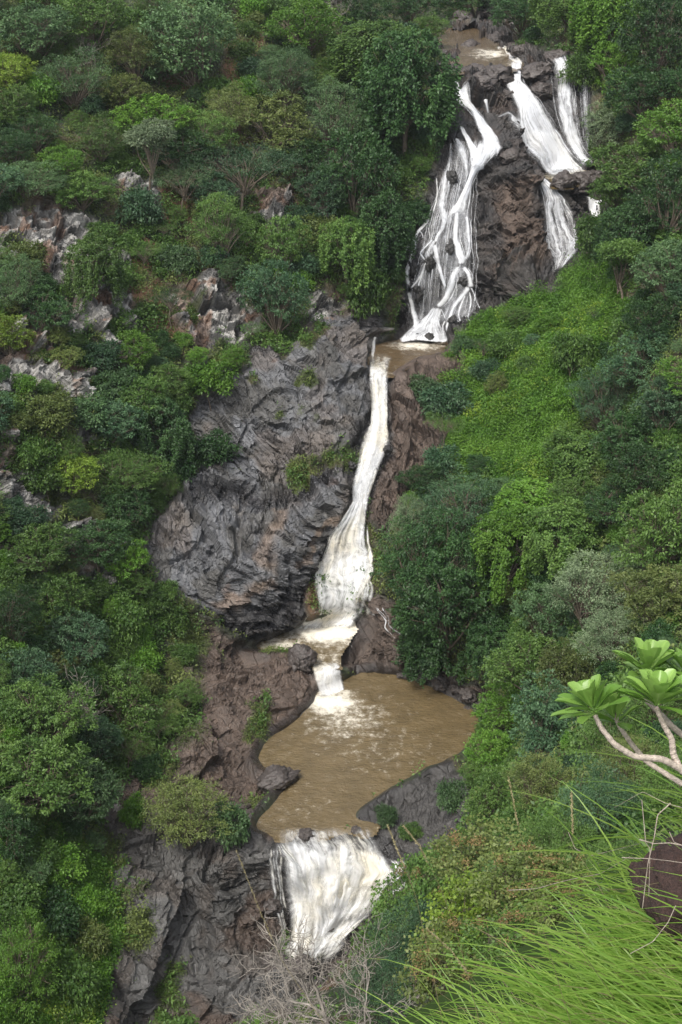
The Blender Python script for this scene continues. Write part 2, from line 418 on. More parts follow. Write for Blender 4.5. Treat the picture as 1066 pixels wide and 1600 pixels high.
rockc = rockc * np.clip(1 + .24 * TONE, .5, 1.5)[..., None]
C = C * (1 - BARE[..., None]) + rockc * BARE[..., None]
C = mixc(C, (.055, .075, .020), patch * ROCK * .9)
ROUGH = .75 - .38 * np.clip(wet, 0, 1) * BARE - .26 * BARE * m_left - .2 * BARE * m_face - .1 * BARE * m_slab

def attr(me, name, typ, dom, data):
    at = me.attributes.new(name, typ, dom)
    at.data.foreach_set('color' if 'COLOR' in typ else 'value', np.ascontiguousarray(data, dtype=np.float32).ravel())

def mesh_np(name, V, F, mats=(), smooth=True):
    V = np.ascontiguousarray(V, dtype=np.float32).reshape(-1, 3); F = np.ascontiguousarray(F, dtype=np.int32)
    me = bpy.data.meshes.new(name)
    me.vertices.add(len(V)); me.vertices.foreach_set('co', V.ravel())
    k = F.shape[1]
    me.loops.add(F.size); me.loops.foreach_set('vertex_index', F.ravel())
    me.polygons.add(len(F))
    me.polygons.foreach_set('loop_start', np.arange(0, F.size, k, dtype=np.int32))
    try: me.polygons.foreach_set('loop_total', np.full(len(F), k, dtype=np.int32))
    except Exception: pass
    me.polygons.foreach_set('use_smooth', np.full(len(F), smooth, dtype=bool) if isinstance(smooth, bool) else np.ascontiguousarray(smooth, dtype=bool))
    for m in mats: me.materials.append(m)
    me.update(calc_edges=True)
    return me

def link(name, me, parent=None):
    o = bpy.data.objects.new(name, me)
    COL.objects.link(o)
    if parent: o.parent = parent
    return o
def tag(o, label=None, cat=None, group=None, kind=None):
    for k, v in (('label', label), ('category', cat), ('group', group), ('kind', kind)):
        if v: o[k] = v
    return o
def grid_faces(nj, ni):
    k = np.arange((nj - 1) * ni).reshape(nj - 1, ni)[:, :-1].ravel()
    return np.stack([k, k + ni, k + ni + 1, k + 1], 1)

# ------------------------------------------------------------------ materials
def mat(name):
    m = bpy.data.materials.new(name)
    m.use_nodes = True
    t = m.node_tree
    b = t.nodes['Principled BSDF']
    return m, t, b
def N(t, typ, **kw):
    n = t.nodes.new(typ)
    for k, v in kw.items():
        if k in n.inputs.keys() if hasattr(n.inputs, 'keys') else False: n.inputs[k].default_value = v
        else: setattr(n, k, v)
    return n
def L(t, a, b): t.links.new(a, b)
def math_n(t, op, a, b=None, clamp=False):
    n = t.nodes.new('ShaderNodeMath'); n.operation = op; n.use_clamp = clamp
    for i, v in enumerate((a, b)):
        if v is None: continue
        if isinstance(v, (int, float)): n.inputs[i].default_value = v
        else: L(t, v, n.inputs[i])
    return n.outputs[0]
def noise_n(t, vec, scale, detail=4, rough=.55):
    n = t.nodes.new('ShaderNodeTexNoise')
    n.inputs['Scale'].default_value = scale; n.inputs['Detail'].default_value = detail; n.inputs['Roughness'].default_value = rough
    if vec is not None: L(t, vec, n.inputs['Vector'])
    return n.outputs['Fac']
def mapr(t, v, a, b, c, d):
    n = t.nodes.new('ShaderNodeMapRange')
    L(t, v, n.inputs[0])
    for i, x in enumerate((a, b, c, d)): n.inputs[i + 1].default_value = x
    return n.outputs[0]
def mul_col(t, col, fac):
    n = t.nodes.new('ShaderNodeMix'); n.data_type = 'RGBA'; n.blend_type = 'MULTIPLY'; n.inputs[0].default_value = 1
    L(t, col, n.inputs[6]); L(t, fac, n.inputs[7])
    return n.outputs[2]
def mix_col(t, fac, a, b):
    n = t.nodes.new('ShaderNodeMix'); n.data_type = 'RGBA'
    L(t, fac, n.inputs[0])
    for i, v in ((6, a), (7, b)):
        if isinstance(v, tuple): n.inputs[i].default_value = (*v, 1)
        else: L(t, v, n.inputs[i])
    return n.outputs[2]

def rock_like(name, attr_name=None, base=(.1, .09, .08), rough=.7, scale=1.0, bump=.25):
    m, t, b = mat(name)
    geo = t.nodes.new('ShaderNodeNewGeometry') if attr_name else t.nodes.new('ShaderNodeTexCoord')
    pos = geo.outputs['Position'] if attr_name else geo.outputs['Object']
    nA = noise_n(t, pos, 1.6 * scale, 8, .65); nB = noise_n(t, pos, 7 * scale, 6, .6)
    f = math_n(t, 'MULTIPLY', mapr(t, nA, .3, .7, .62, 1.4), mapr(t, nB, .3, .7, .7, 1.3))
    if attr_name:
        at = t.nodes.new('ShaderNodeAttribute'); at.attribute_name = attr_name
        col = at.outputs['Color']
        ar = t.nodes.new('ShaderNodeAttribute'); ar.attribute_name = 'rough'
        L(t, math_n(t, 'ADD', ar.outputs['Fac'], mapr(t, nB, .3, .7, -.12, .12), True), b.inputs['Roughness'])
    else:
        rg = t.nodes.new('ShaderNodeRGB'); rg.outputs[0].default_value = (*base, 1); col = rg.outputs[0]
        b.inputs['Roughness'].default_value = rough
    L(t, mul_col(t, col, f), b.inputs['Base Color'])
    bp = t.nodes.new('ShaderNodeBump'); bp.inputs['Strength'].default_value = .75; bp.inputs['Distance'].default_value = bump
    hgt = math_n(t, 'ADD', math_n(t, 'MULTIPLY', nA, .45 if attr_name else 1.0), math_n(t, 'MULTIPLY', nB, .4))
    if attr_name:
        cmb = t.nodes.new('ShaderNodeCombineXYZ')
        for i_, (ax_, sc_) in enumerate(((BED[0], .30), (BED[1], .45), (BED[2], 3.0))):
            dt = t.nodes.new('ShaderNodeVectorMath'); dt.operation = 'DOT_PRODUCT'; L(t, pos, dt.inputs[0]); dt.inputs[1].default_value = tuple(ax_ * sc_)
            L(t, dt.outputs['Value'], cmb.inputs[i_])
        bed = noise_n(t, cmb.outputs[0], 1.3, 7, .68)
        vo = t.nodes.new('ShaderNodeTexVoronoi'); vo.feature = 'DISTANCE_TO_EDGE'; vo.inputs['Scale'].default_value = .45
        L(t, cmb.outputs[0], vo.inputs['Vector'])
        crack = mapr(t, vo.outputs['Distance'], 0, .035, -.6, 0)
        hgt = math_n(t, 'ADD', hgt, math_n(t, 'ADD', math_n(t, 'MULTIPLY', bed, 1.3), crack))
    L(t, hgt, bp.inputs['Height'])
    L(t, bp.outputs[0], b.inputs['Normal'])
    return m
M_GROUND = rock_like('ground_rock_soil', 'col')
M_BOULDER = rock_like('dark_boulder', None, (.055, .046, .042), .5, 1.5, .12)
M_WETB = rock_like('black_wet_rock', None, (.020, .019, .018), .35, 1.5, .12)
M_BROWNB = rock_like('brown_boulder', None, (.050, .027, .022), .8, 5, .05)
M_PALEB = rock_like('pale_boulder', None, (.28, .26, .24), .8, 1.5, .12)

def leaf_mat(name, col, tip, trans=.3, rough=.5, var=.5):
    m, t, b = mat(name)
    at = t.nodes.new('ShaderNodeAttribute'); at.attribute_name = 'tint'
    oi = t.nodes.new('ShaderNodeObjectInfo')
    c = mix_col(t, at.outputs['Fac'], col, tip)
    f = mapr(t, oi.outputs['Random'], 0, 1, 1 - var * .5, 1 + var * .5)
    c = mul_col(t, c, f)
    L(t, c, b.inputs['Base Color'])
    b.inputs['Roughness'].default_value = rough
    b.inputs['Specular IOR Level'].default_value = .35
    tr = t.nodes.new('ShaderNodeBsdfTranslucent')
    L(t, c, tr.inputs['Color'])
    mx = t.nodes.new('ShaderNodeMixShader'); mx.inputs[0].default_value = trans
    L(t, b.outputs[0], mx.inputs[1]); L(t, tr.outputs[0], mx.inputs[2])
    L(t, mx.outputs[0], t.nodes['Material Output'].inputs[0])
    return m
LM = {
 'mid':    leaf_mat('mid_green_leaves', (.040, .092, .018), (.125, .215, .046)),
 'dark':   leaf_mat('dark_green_leaves', (.018, .052, .016), (.055, .118, .032)),
 'grey':   leaf_mat('grey_green_leaves', (.044, .095, .034), (.130, .220, .088)),
 'bright': leaf_mat('bright_green_leaves', (.060, .150, .016), (.150, .285, .038)),
 'olive':  leaf_mat('olive_leaves', (.066, .100, .024), (.180, .220, .064)),
 'blue':   leaf_mat('blue_green_leaves', (.030, .076, .036), (.092, .168, .074)),
 'silver': leaf_mat('silvery_leaves', (.085, .135, .066), (.240, .310, .170)),
 'yellow': leaf_mat('yellow_green_leaves', (.100, .175, .020), (.240, .340, .045)),
 'rust':   leaf_mat('rusty_seed_heads', (.160, .110, .045), (.300, .200, .090)),
}
M_BARK = rock_like('bark', None, (.12, .095, .07), .85, 4, .03)
M_PALEBARK = rock_like('pale_bark', None, (.34, .31, .27), .85, 4, .02)

# ------------------------------------------------------------------ terrain object
GF = grid_faces(*SHP)[:, ::-1]
me = mesh_np('hillside', P1.reshape(-1, 3), GF, [M_GROUND], (BARE * (1 - .0 * FZ)).ravel()[GF[:, 0]] < .5)
attr(me, 'col', 'FLOAT_COLOR', 'POINT', np.concatenate([C.reshape(-1, 3), np.ones((C.size // 3, 1))], 1))
attr(me, 'rough', 'FLOAT', 'POINT', ROUGH.ravel())
tag(link('hillside', me), 'steep gorge sides of grey and brown rock under green cover', kind='structure')
def ground(px, py): return bil(AX, AY, P1, px, py)
def field(F, px, py): return bil(AX, AY, F, px, py)

# ------------------------------------------------------------------ water
PS = P1.copy()
for _ in range(14):
    q = np.pad(PS, ((1, 1), (1, 1), (0, 0)), mode='edge')
    PS = (q[:-2, 1:-1] + q[2:, 1:-1] + q[1:-1, :-2] + q[1:-1, 2:] + 2 * q[1:-1, 1:-1]) / 6
PSS = PS.copy()
for _ in range(70):
    q = np.pad(PSS, ((1, 1), (1, 1), (0, 0)), mode='edge')
    PSS = (q[:-2, 1:-1] + q[2:, 1:-1] + q[1:-1, :-2] + q[1:-1, 2:] + 2 * q[1:-1, 1:-1]) / 6
TOWARD = np.array((0, -.72, .69))

def fall_mat(name, tint=(.88, .89, .90), cream=(.88, .82, .66), creaminess=.5, us=8.0, swirl=.9, froth=.0, cmin=.78):
    m, t, b = mat(name)
    uv = t.nodes.new('ShaderNodeTexCoord').outputs['UV']
    def streak(sx, sy, det):
        mp = t.nodes.new('ShaderNodeMapping'); mp.inputs['Scale'].default_value = (sx, sy, 1)
        L(t, uv, mp.inputs['Vector'])
        return noise_n(t, mp.outputs[0], 1.0, det, .6)
    dn = t.nodes.new('ShaderNodeTexNoise'); dn.inputs['Scale'].default_value = .55; dn.inputs['Detail'].default_value = 2; L(t, uv, dn.inputs['Vector'])
    vm = t.nodes.new('ShaderNodeVectorMath'); vm.operation = 'MULTIPLY_ADD'; L(t, dn.outputs['Color'], vm.inputs[0]); vm.inputs[1].default_value = (swirl, swirl, 0); L(t, uv, vm.inputs[2])
    uv = vm.outputs[0]
    s1 = streak(us, .32, 5); s2 = streak(us * .35, .12, 3); s3 = streak(.35, .18, 3)
    s = math_n(t, 'ADD', math_n(t, 'MULTIPLY', s1, .6), math_n(t, 'MULTIPLY', s2, .4))
    if froth:
        fr = noise_n(t, uv, 1.7, 6, .65)
        s = math_n(t, 'ADD', math_n(t, 'MULTIPLY', s, 1 - froth), math_n(t, 'MULTIPLY', fr, froth))
    de = t.nodes.new('ShaderNodeAttribute'); de.attribute_name = 'dens'
    x = math_n(t, 'ADD', math_n(t, 'MULTIPLY', de.outputs['Fac'], 1.15), math_n(t, 'MULTIPLY', math_n(t, 'MULTIPLY', math_n(t, 'SUBTRACT', s, .5), 3.6), mapr(t, de.outputs['Fac'], 0, .5, 0, 1)))
    al = t.nodes.new('ShaderNodeMapRange'); al.interpolation_type = 'SMOOTHSTEP'
    L(t, x, al.inputs[0])
    for i, v in enumerate((.04, 1.20, 0, 1)): al.inputs[i + 1].default_value = v
    c = mix_col(t, math_n(t, 'MULTIPLY', mapr(t, s3, .45, .65, 0, 1), creaminess), tint, cream)
    c = mul_col(t, c, mapr(t, s, .36, .58, cmin, 1.04))
    L(t, c, b.inputs['Base Color']); b.inputs['Roughness'].default_value = .55
    b.inputs['Specular IOR Level'].default_value = .25
    tl = t.nodes.new('ShaderNodeBsdfTranslucent'); L(t, c, tl.inputs['Color'])
    m1 = t.nodes.new('ShaderNodeMixShader'); m1.inputs[0].default_value = .35; L(t, b.outputs[0], m1.inputs[1]); L(t, tl.outputs[0], m1.inputs[2])
    tp = t.nodes.new('ShaderNodeBsdfTransparent')
    m2 = t.nodes.new('ShaderNodeMixShader'); L(t, al.outputs[0], m2.inputs[0]); L(t, tp.outputs[0], m2.inputs[1]); L(t, m1.outputs[0], m2.inputs[2])
    L(t, m2.outputs[0], t.nodes['Material Output'].inputs[0])
    bp = t.nodes.new('ShaderNodeBump'); bp.inputs['Strength'].default_value = .2; bp.inputs['Distance'].default_value = .10
    L(t, s1, bp.inputs['Height']); L(t, bp.outputs[0], b.inputs['Normal'])
    return m
M_FALLC = fall_mat('silt_white_water', cream=(.86, .80, .65), creaminess=.9, us=4.5, swirl=1.5, froth=.45, cmin=.78)
M_FALLF = fall_mat('frothing_water', creaminess=.8, us=4.5, swirl=1.5, froth=.4)
M_FALLW = fall_mat('white_water', (.82, .84, .88), (.83, .80, .72), .35, us=5.5, froth=.25, cmin=.88)

def water_mat(name, deep, rough=.10, rip=1.0, strength=.6):
    m, t, b = mat(name)
    pos = t.nodes.new('ShaderNodeNewGeometry').outputs['Position']
    fo = t.nodes.new('ShaderNodeAttribute'); fo.attribute_name = 'foam'
    nf = noise_n(t, pos, 1.4, 9, .72)
    f = t.nodes.new('ShaderNodeMapRange'); f.interpolation_type = 'SMOOTHSTEP'
    L(t, math_n(t, 'ADD', fo.outputs['Fac'], math_n(t, 'MULTIPLY', math_n(t, 'SUBTRACT', nf, .5), 2.2)), f.inputs[0])
    for i, v in enumerate((.15, 1.15, 0, 1)): f.inputs[i + 1].default_value = v
    n0_ = noise_n(t, pos, .5, 4, .5)
    base = mix_col(t, mapr(t, n0_, .35, .65, 0, 1), deep, tuple(x * 1.25 for x in deep))
    L(t, mix_col(t, f.outputs[0], base, (.78, .74, .64)), b.inputs['Base Color'])
    L(t, mapr(t, f.outputs[0], 0, 1, rough, .6), b.inputs['Roughness'])
    mp = t.nodes.new('ShaderNodeMapping'); mp.inputs['Scale'].default_value = (1, 1.8, 1)
    L(t, pos, mp.inputs['Vector'])
    bp = t.nodes.new('ShaderNodeBump'); bp.inputs['Strength'].default_value = strength; bp.inputs['Distance'].default_value = .25 * rip
    L(t, math_n(t, 'ADD', noise_n(t, mp.outputs[0], 2.2, 4, .6), math_n(t, 'MULTIPLY', noise_n(t, mp.outputs[0], 7, 2, .5), .25)), bp.inputs['Height'])
    L(t, bp.outputs[0], b.inputs['Normal'])
    return m
M_POOL = water_mat('silty_brown_water', (.100, .074, .037))
M_POOLUP = water_mat('brown_river_water', (.085, .060, .034), .08, .5)

def resample(rows, nv):
    rows = np.array(rows, float)
    mid = (rows[:, :2] + rows[:, 2:4]) / 2
    s = np.concatenate([[0], np.cumsum(np.hypot(*np.diff(mid, axis=0).T))])
    u = np.linspace(0, s[-1], nv)
    # smooth curve through the rows
    out = np.stack([np.interp(u, s, rows[:, k]) for k in range(rows.shape[1])], 1)
    for _ in range(max(2, nv // 40)):
        out[1:-1] = (out[:-2] + 2 * out[1:-1] + out[2:]) / 4
    return out

class Sheet:
    def __init__(s): s.V = []; s.F = []; s.D = []; s.U = []; s.n = 0
    def ribbon(s, rows, off=.35, dens=1.0, edge=2.0, bulge=.4, rough=.18, fade=(.0, .08), seed=0, wob=5, step=2.0):
        """rows: (left x, left y, right x, right y[, density]) down the fall."""
        rows = [tuple(r) + ((1.0,) if len(r) == 4 else ()) for r in rows]
        length = sum(math.hypot((a[0] + a[2] - b[0] - b[2]) / 2, (a[1] + a[3] - b[1] - b[3]) / 2) for a, b in zip(rows, rows[1:]))
        wid = max(math.hypot(r[0] - r[2], r[1] - r[3]) for r in rows)
        nv = int(max(8, length / step)); nu = int(max(5, wid / 1.6))
        rr = resample(rows, nv)
        u = np.linspace(0, 1, nu)
        px = rr[:, None, 0] * (1 - u) + rr[:, None, 2] * u
        py = rr[:, None, 1] * (1 - u) + rr[:, None, 3] * u
        g = bil(AX, AY, PSS if wid > 45 else PS, px, py)
        vv = np.linspace(0, 1, nv)[:, None] + 0 * u
        # real size across and along
        acr = np.linalg.norm(np.diff(g, axis=1), axis=2); acr = np.concatenate([np.zeros((nv, 1)), np.cumsum(acr, 1)], 1)
        mid = g[:, nu // 2]; al = np.concatenate([[0], np.cumsum(np.linalg.norm(np.diff(mid, axis=0), axis=1))])
        uu = np.broadcast_to(u * acr[:, -1].mean(), (nv, nu)); lv = np.broadcast_to(al[:, None], (nv, nu))
        e = 1 - np.abs(2 * u - 1)
        q = np.stack([uu * 2.2 + seed * 9.1, lv * .22, 0 * uu + seed], -1).reshape(-1, 3)
        rid = (fbm(q, 3, 200 + seed) - .5).reshape(nv, nu)
        q2 = np.stack([uu * .5 + seed, lv * .5, 0 * uu + 3 + seed], -1).reshape(-1, 3)
        rid2 = (fbm(q2, 3, 220 + seed) - .5).reshape(nv, nu)
        rough = rough * .22
        h = off + bulge * np.sqrt(np.clip(e, 0, 1))[None, :] * 1 + rough * 2 * rid + rough * 2.2 * rid2
        V = g + TOWARD * h[..., None]
        eq = np.stack([0 * uu + seed, lv * .8, uu * 0], -1).reshape(-1, 3)
        rag = fbm(eq, 4, 240 + seed).reshape(nv, nu)
        ed = sstep(0, 1, e[None, :] * wid / np.minimum(edge * 3.4 + rag * wob * 2.6, wid * .95))
        f0, f1 = fade
        ff = np.ones_like(vv)
        if f0: ff = ff * sstep(0, f0, vv)
        if f1: ff = ff * sstep(0, f1, 1 - vv)
        D = dens * rr[:, 4][:, None] * ed ** 1.5 * ff
        s.V.append(V.reshape(-1, 3)); s.F.append(grid_faces(nv, nu) + s.n); s.n += nv * nu
        s.D.append(D.ravel()); s.U.append(np.stack([uu + seed * 3.3, lv], -1).reshape(-1, 2))
    def veil(s, rows, n, off=.45, dens=1.0, wfrac=(.06, .2), seed=0, sd=.8, **k):
        """A thin sheet with n denser tongues of water running down it."""
        s.ribbon(rows, off=off, dens=dens, seed=seed, **k)
        rg = np.random.default_rng(seed + 900)
        R4 = np.array([r[:4] for r in rows], float)
        for i in range(n):
            w_ = rg.uniform(*wfrac); u0 = rg.uniform(.0, 1 - w_)
            a_, b_ = sorted(rg.uniform(0, 1, 2)); 
            if b_ - a_ < .35: a_, b_ = max(0, a_ - .25), min(1, b_ + .25)
            q = resample(R4, 12); vi = np.linspace(a_, b_, 7) * 11
            rr = np.stack([np.interp(vi, np.arange(12), q[:, c]) for c in range(4)], 1)
            drift = np.cumsum(rg.normal(0, .012, 7))
            ul = np.clip(u0 + drift, .0, .97)[:, None]; ur = np.clip(u0 + w_ + drift, .03, 1)[:, None]
            s.ribbon(np.concatenate([rr[:, :2] * (1 - ul) + rr[:, 2:] * ul, rr[:, :2] * (1 - ur) + rr[:, 2:] * ur], 1), off=off + rg.uniform(.03, .10), dens=sd * rg.uniform(.7, 1.1), seed=seed + 100 + i, bulge=.05, rough=.05, edge=99, fade=(.25, .25), step=k.get('step', 2.0))
    def braid(s, pl, w, n, dens, seed=0, spread=1.0):
        """A wandering stream that splits into n thin strands."""
        rg = np.random.default_rng(seed + 70)
        pl = np.array(pl, float)
        for i in range(n):
            q = np.stack([np.interp(np.linspace(0, 1, 14), np.linspace(0, 1, len(pl)), pl[:, c]) for c in (0, 1)], 1)
            jit = np.cumsum(rg.normal(0, 1, 14)); jit = jit - np.linspace(jit[0], jit[-1], 14) * .7
            q[:, 0] += (rg.uniform(-.5, .5) * w * spread + jit * w * .10)
            a_ = 0 if rg.uniform() < .6 else rg.integers(0, 5); b_ = 14 if rg.uniform() < .6 else rg.integers(9, 14)
            ww = rg.uniform(.22, .6) * w
            s.strand(q[a_:b_], ww, ww * rg.uniform(.6, 1.3), dens=dens * rg.uniform(.55, 1.1), off=.44 + .02 * i, bulge=.05, seed=seed * 7 + i, step=1.4, edge=99, wob=2, rough=.07, fade=(.12, .15))
    def strand(s, pl, w0, w1=None, **k):
        pl = np.array(pl, float)
        if len(pl) < 24:
            pl = np.stack([np.interp(np.linspace(0, 1, 26), np.linspace(0, 1, len(pl)), pl[:, c]) for c in (0, 1)], 1)
            for _ in range(8): pl[1:-1] = (pl[:-2] + 2 * pl[1:-1] + pl[2:]) / 4
        n = len(pl)
        t = np.gradient(pl, axis=0); t /= np.linalg.norm(t, axis=1)[:, None]
        nrm = np.stack([-t[:, 1], t[:, 0]], 1)
        nrm *= np.where(nrm[:, 0] > 0, -1, 1)[:, None]
        ws = np.linspace(w0, w1 if w1 else w0, n)[:, None] / 2
        a, b = pl + nrm * ws, pl - nrm * ws
        s.ribbon([(a[i, 0], a[i, 1], b[i, 0], b[i, 1]) for i in range(n)], **k)
    def build(s, name, m):
        me = mesh_np(name, np.concatenate(s.V), np.concatenate(s.F)[:, ::-1], [m])
        attr(me, 'dens', 'FLOAT', 'POINT', np.concatenate(s.D))
        uvl = me.uv_layers.new(name='UVMap')
        li = np.empty(len(me.loops), np.int32); me.loops.foreach_get('vertex_index', li)
        uvl.data.foreach_set('uv', np.concatenate(s.U)[li].astype(np.float32).ravel())
        return link(name, me)
def c1(pts): return [(500 + x / 1.883, y / 1.883) for x, y in pts]
def c3(rows): return [tuple((660 if k % 2 == 0 else 0) + v / 3.807 if k < 4 else v for k, v in enumerate(r)) for r in rows]

# the lowest fall
f = Sheet()
f.veil([(423,1286,584,1284,.10),(424,1298,590,1296,.30),(426,1310,598,1314,.38),(430,1324,606,1330,.55),(436,1342,614,1348,.95),(438,1372,628,1362,1.05),(442,1400,614,1388,1.1),(446,1440,594,1420,1.05),(443,1472,562,1452,1.0),(440,1504,522,1484,.8)], 14, off=.62, bulge=.45, rough=1.6, seed=1, edge=9, wob=14, fade=(.10, .10), sd=.5)
for k, (rw, dn_) in enumerate([
  ([(420,1306,446,1314),(428,1324,456,1332),(440,1346,478,1356),(446,1385,492,1388),(452,1430,505,1432)], .95),
  ([(462,1330,500,1334),(466,1352,510,1356),(470,1385,520,1390),(468,1430,520,1434)], .8),
  ([(520,1306,552,1306),(516,1322,560,1326),(512,1346,566,1350),(515,1380,560,1384)], .8),
  ([(556,1322,600,1326),(552,1342,614,1344),(556,1372,622,1362),(540,1404,600,1394)], .9),
  ([(490,1362,560,1366),(486,1392,566,1396),(490,1430,556,1430)], .8),
  ([(448,1400,520,1404),(446,1440,530,1440),(446,1480,520,1476)], .8),
  ([(540,1385,610,1378),(530,1415,600,1405),(515,1450,575,1440)], .8)]):
    f.veil([tuple(r) + (dn_,) for r in rw], 3, off=.82 + .06 * (k % 3), bulge=.45, rough=1.4, seed=70 + k * 5, edge=12, wob=8, fade=(.3, .35), sd=.5, wfrac=(.15, .4))
f.ribbon([(436,1462,566,1440,.15),(430,1482,560,1462,.6),(428,1500,545,1486,.7),(432,1520,530,1506,.3)], off=.75, bulge=.3, rough=1.2, seed=160, edge=14, wob=14, fade=(.3, .4))
f.braid([(612,1340),(628,1362),(622,1388),(608,1410),(590,1440)], 18, 7, .7, 161)
f.braid([(428,1318),(438,1352),(440,1392),(444,1440),(440,1490)], 14, 6, .7, 162)
tag(f.build('waterfall', M_FALLF), 'broad white waterfall pouring out of the near end of the brown pool', kind='structure')
# the middle fall and its chute
f = Sheet()
f.ribbon([(566,560,622,556,.15),(569,572,614,570,.45),(571,584,610,583,.8),(570,604,609,604,.85),(574,640,607,640,.95),(577,664,608,668,1.0),(562,690,614,692,.95),(556,712,611,706,.95),(553,738,592,742,.95),(541,770,581,774,.95),(540,798,576,803,.95)], off=.5, bulge=.35, rough=.6, seed=4, edge=5, wob=8, fade=(0, 0))
f.strand([(587,530),(584,542),(582,555),(588,575)], 7, 14, off=.5, bulge=.1, seed=42, dens=.9, edge=99)
f.veil([(572,590,608,590,.2),(574,640,607,640,.3),(577,664,608,668,.3),(562,690,612,692,.3),(553,738,592,742,.3),(541,770,581,774,.3),(540,798,576,803,.3)], 12, off=.6, seed=41, sd=.9, wfrac=(.15, .45))
f.veil([(541,790,575,794,.95),(516,830,575,830,.85),(498,860,580,860,.8),(488,885,589,885,.8),(484,910,587,912,.78),(485,940,578,943,.78),(484,962,566,958,.85),(478,974,560,968,.85)], 26, off=.55, bulge=.5, rough=.6, seed=5, edge=9, wob=10, fade=(0, .10), sd=.9)
f.ribbon([(476,944,568,940,.4),(470,962,566,958,.85),(462,980,558,976,.9),(450,996,548,992,.4)], off=.80, bulge=.15, seed=6, rough=.25, edge=7, fade=(.3, .4))
f.ribbon([(484,1038,530,1033,.5),(486,1047,534,1041,.8),(488,1056,536,1050,.9),(490,1068,537,1062,.9),(495,1082,541,1076,1),(494,1098,546,1090,.9)], off=.62, bulge=.15, seed=7, rough=.15, fade=(.15, .2))
f.braid([(568,895),(580,918),(574,942),(562,966)], 14, 5, .8, 8)
tag(f.build('waterfall', M_FALLC), 'tall cream white middle waterfall below a narrow chute', kind='structure')
f = Sheet()
f.braid([(601,950),(607,962),(614,975),(618,985),(626,1005)], 7, 4, .75, 9)
tag(f.build('waterfall', M_FALLW), 'thin side trickle on the rock beside the dark tree', kind='structure')
# the upper falls
def c2(rows): return [tuple((600 if k % 2 == 0 else 0) + v / 2.2876 if k < 4 else v for k, v in enumerate(r)) for r in rows]
def cA(rows): return [tuple((620 if k % 2 == 0 else 150) + v / 5.33 if k < 4 else v for k, v in enumerate(r)) for r in rows]
def cB(rows): return [tuple((620 if k % 2 == 0 else 340) + v / 5.33 if k < 4 else v for k, v in enumerate(r)) for r in rows]
f = Sheet()
f.veil(c2([(445,225,498,222,.9),(448,255,494,255,1),(458,290,490,298,1),(425,322,512,312,.95),(440,350,540,340,.95),(462,400,568,380,.85),(455,460,596,430,.8),(480,510,630,485,.8),(505,560,660,540,.85),(540,610,690,590,.9),(575,655,745,632,.9)]), 30, off=.5, bulge=.4, seed=21, edge=6, wob=8, step=1.2, sd=.55, wfrac=(.04, .16), fade=(.06, .05))
f.veil(c2([(520,470,590,450,.5),(525,520,630,490,.9),(545,570,660,550,1),(575,645,700,630,1)]), 8, off=.8, bulge=.5, seed=22, step=1.2, fade=(.35, .08), edge=7, sd=.6)
f.veil(c2([(440,440,475,430,.5),(450,490,520,470,.6),(470,540,540,520,.5)]), 5, off=.5, bulge=.2, seed=19, step=1.2, edge=5, sd=.5)
tag(f.build('waterfall', M_FALLW), 'broad fanning waterfall in the middle of the upper falls', kind='structure')
f = Sheet()
f.veil(c2([(583,228,655,215,.72),(588,270,680,255,.72),(592,330,690,320,.66),(598,390,692,385,.66),(610,440,692,430,.66),(620,480,700,470,.75),(640,530,715,525,.85),(670,585,735,575,.9),(700,620,770,605,.8)]), 24, off=.5, bulge=.4, seed=23, edge=7, wob=8, step=1.2, sd=.5, wfrac=(.04, .14), fade=(.03, .05))
f.veil(c2([(690,265,728,275,.5),(690,310,738,320,.45),(695,360,735,370,.4),(700,430,740,440,.4),(705,560,750,570,.4)]), 7, off=.4, bulge=.3, seed=24, edge=6, step=1.2, sd=.4, wfrac=(.1, .2))
tag(f.build('waterfall', M_FALLW), 'streaky veil waterfall at the far side of the upper falls', kind='structure')
f = Sheet()
f.veil(c2([(240,300,268,300,.9),(245,340,290,345,1),(255,375,312,372,1)]), 5, off=.55, bulge=.3, seed=25, step=1.2, edge=3, sd=.6)
f.veil(cA([(712,62,768,68,.85),(745,120,800,120,.85),(772,165,838,160,.8),(815,250,890,240,.65),(840,320,930,310,.55),(880,400,1000,400,.5),(900,450,1010,440,.3)]), 10, off=.95, bulge=.25, seed=26, step=1.2, edge=4, sd=.5)
f.veil(cA([(440,-20,560,-10,.8),(450,60,610,50,.9),(520,110,650,110,.9),(595,165,690,210,1),(620,240,745,275,1),(645,300,800,335,1),(680,390,850,420,.95),(690,470,880,480,.8),(690,560,800,590,.6)]), 16, off=.55, bulge=.35, seed=27, step=1.2, edge=4, sd=.55, fade=(.02, .15))
f.veil(cA([(505,265,550,275,.8),(535,350,600,365,.9),(575,440,650,450,.95),(600,520,740,540,.95),(625,590,750,620,.95),(600,650,690,650,.95),(585,710,650,700,1),(555,780,622,780,1),(520,850,600,850,.95),(475,920,592,920,.85),(400,1010,592,1010,.75),(360,1080,590,1080,.6)]), 18, off=.55, bulge=.3, seed=28, step=1.2, edge=4, sd=.6, fade=(.05, .12))
f.veil(cA([(640,395,815,425,.6),(620,470,860,485,.8),(600,540,800,580,.85),(590,600,735,630,.85),(585,665,690,665,.8)]), 12, off=.95, bulge=.3, seed=18, step=1.2, edge=7, sd=.6, fade=(.25, .2))
f.veil(cA([(440,385,540,395,.6),(450,450,590,440,.62),(480,520,610,520,.62),(530,600,620,600,.66),(560,680,605,680,.6),(545,770,580,770,.4)]), 9, off=.55, bulge=.25, seed=29, step=1.2, edge=6, sd=.4)
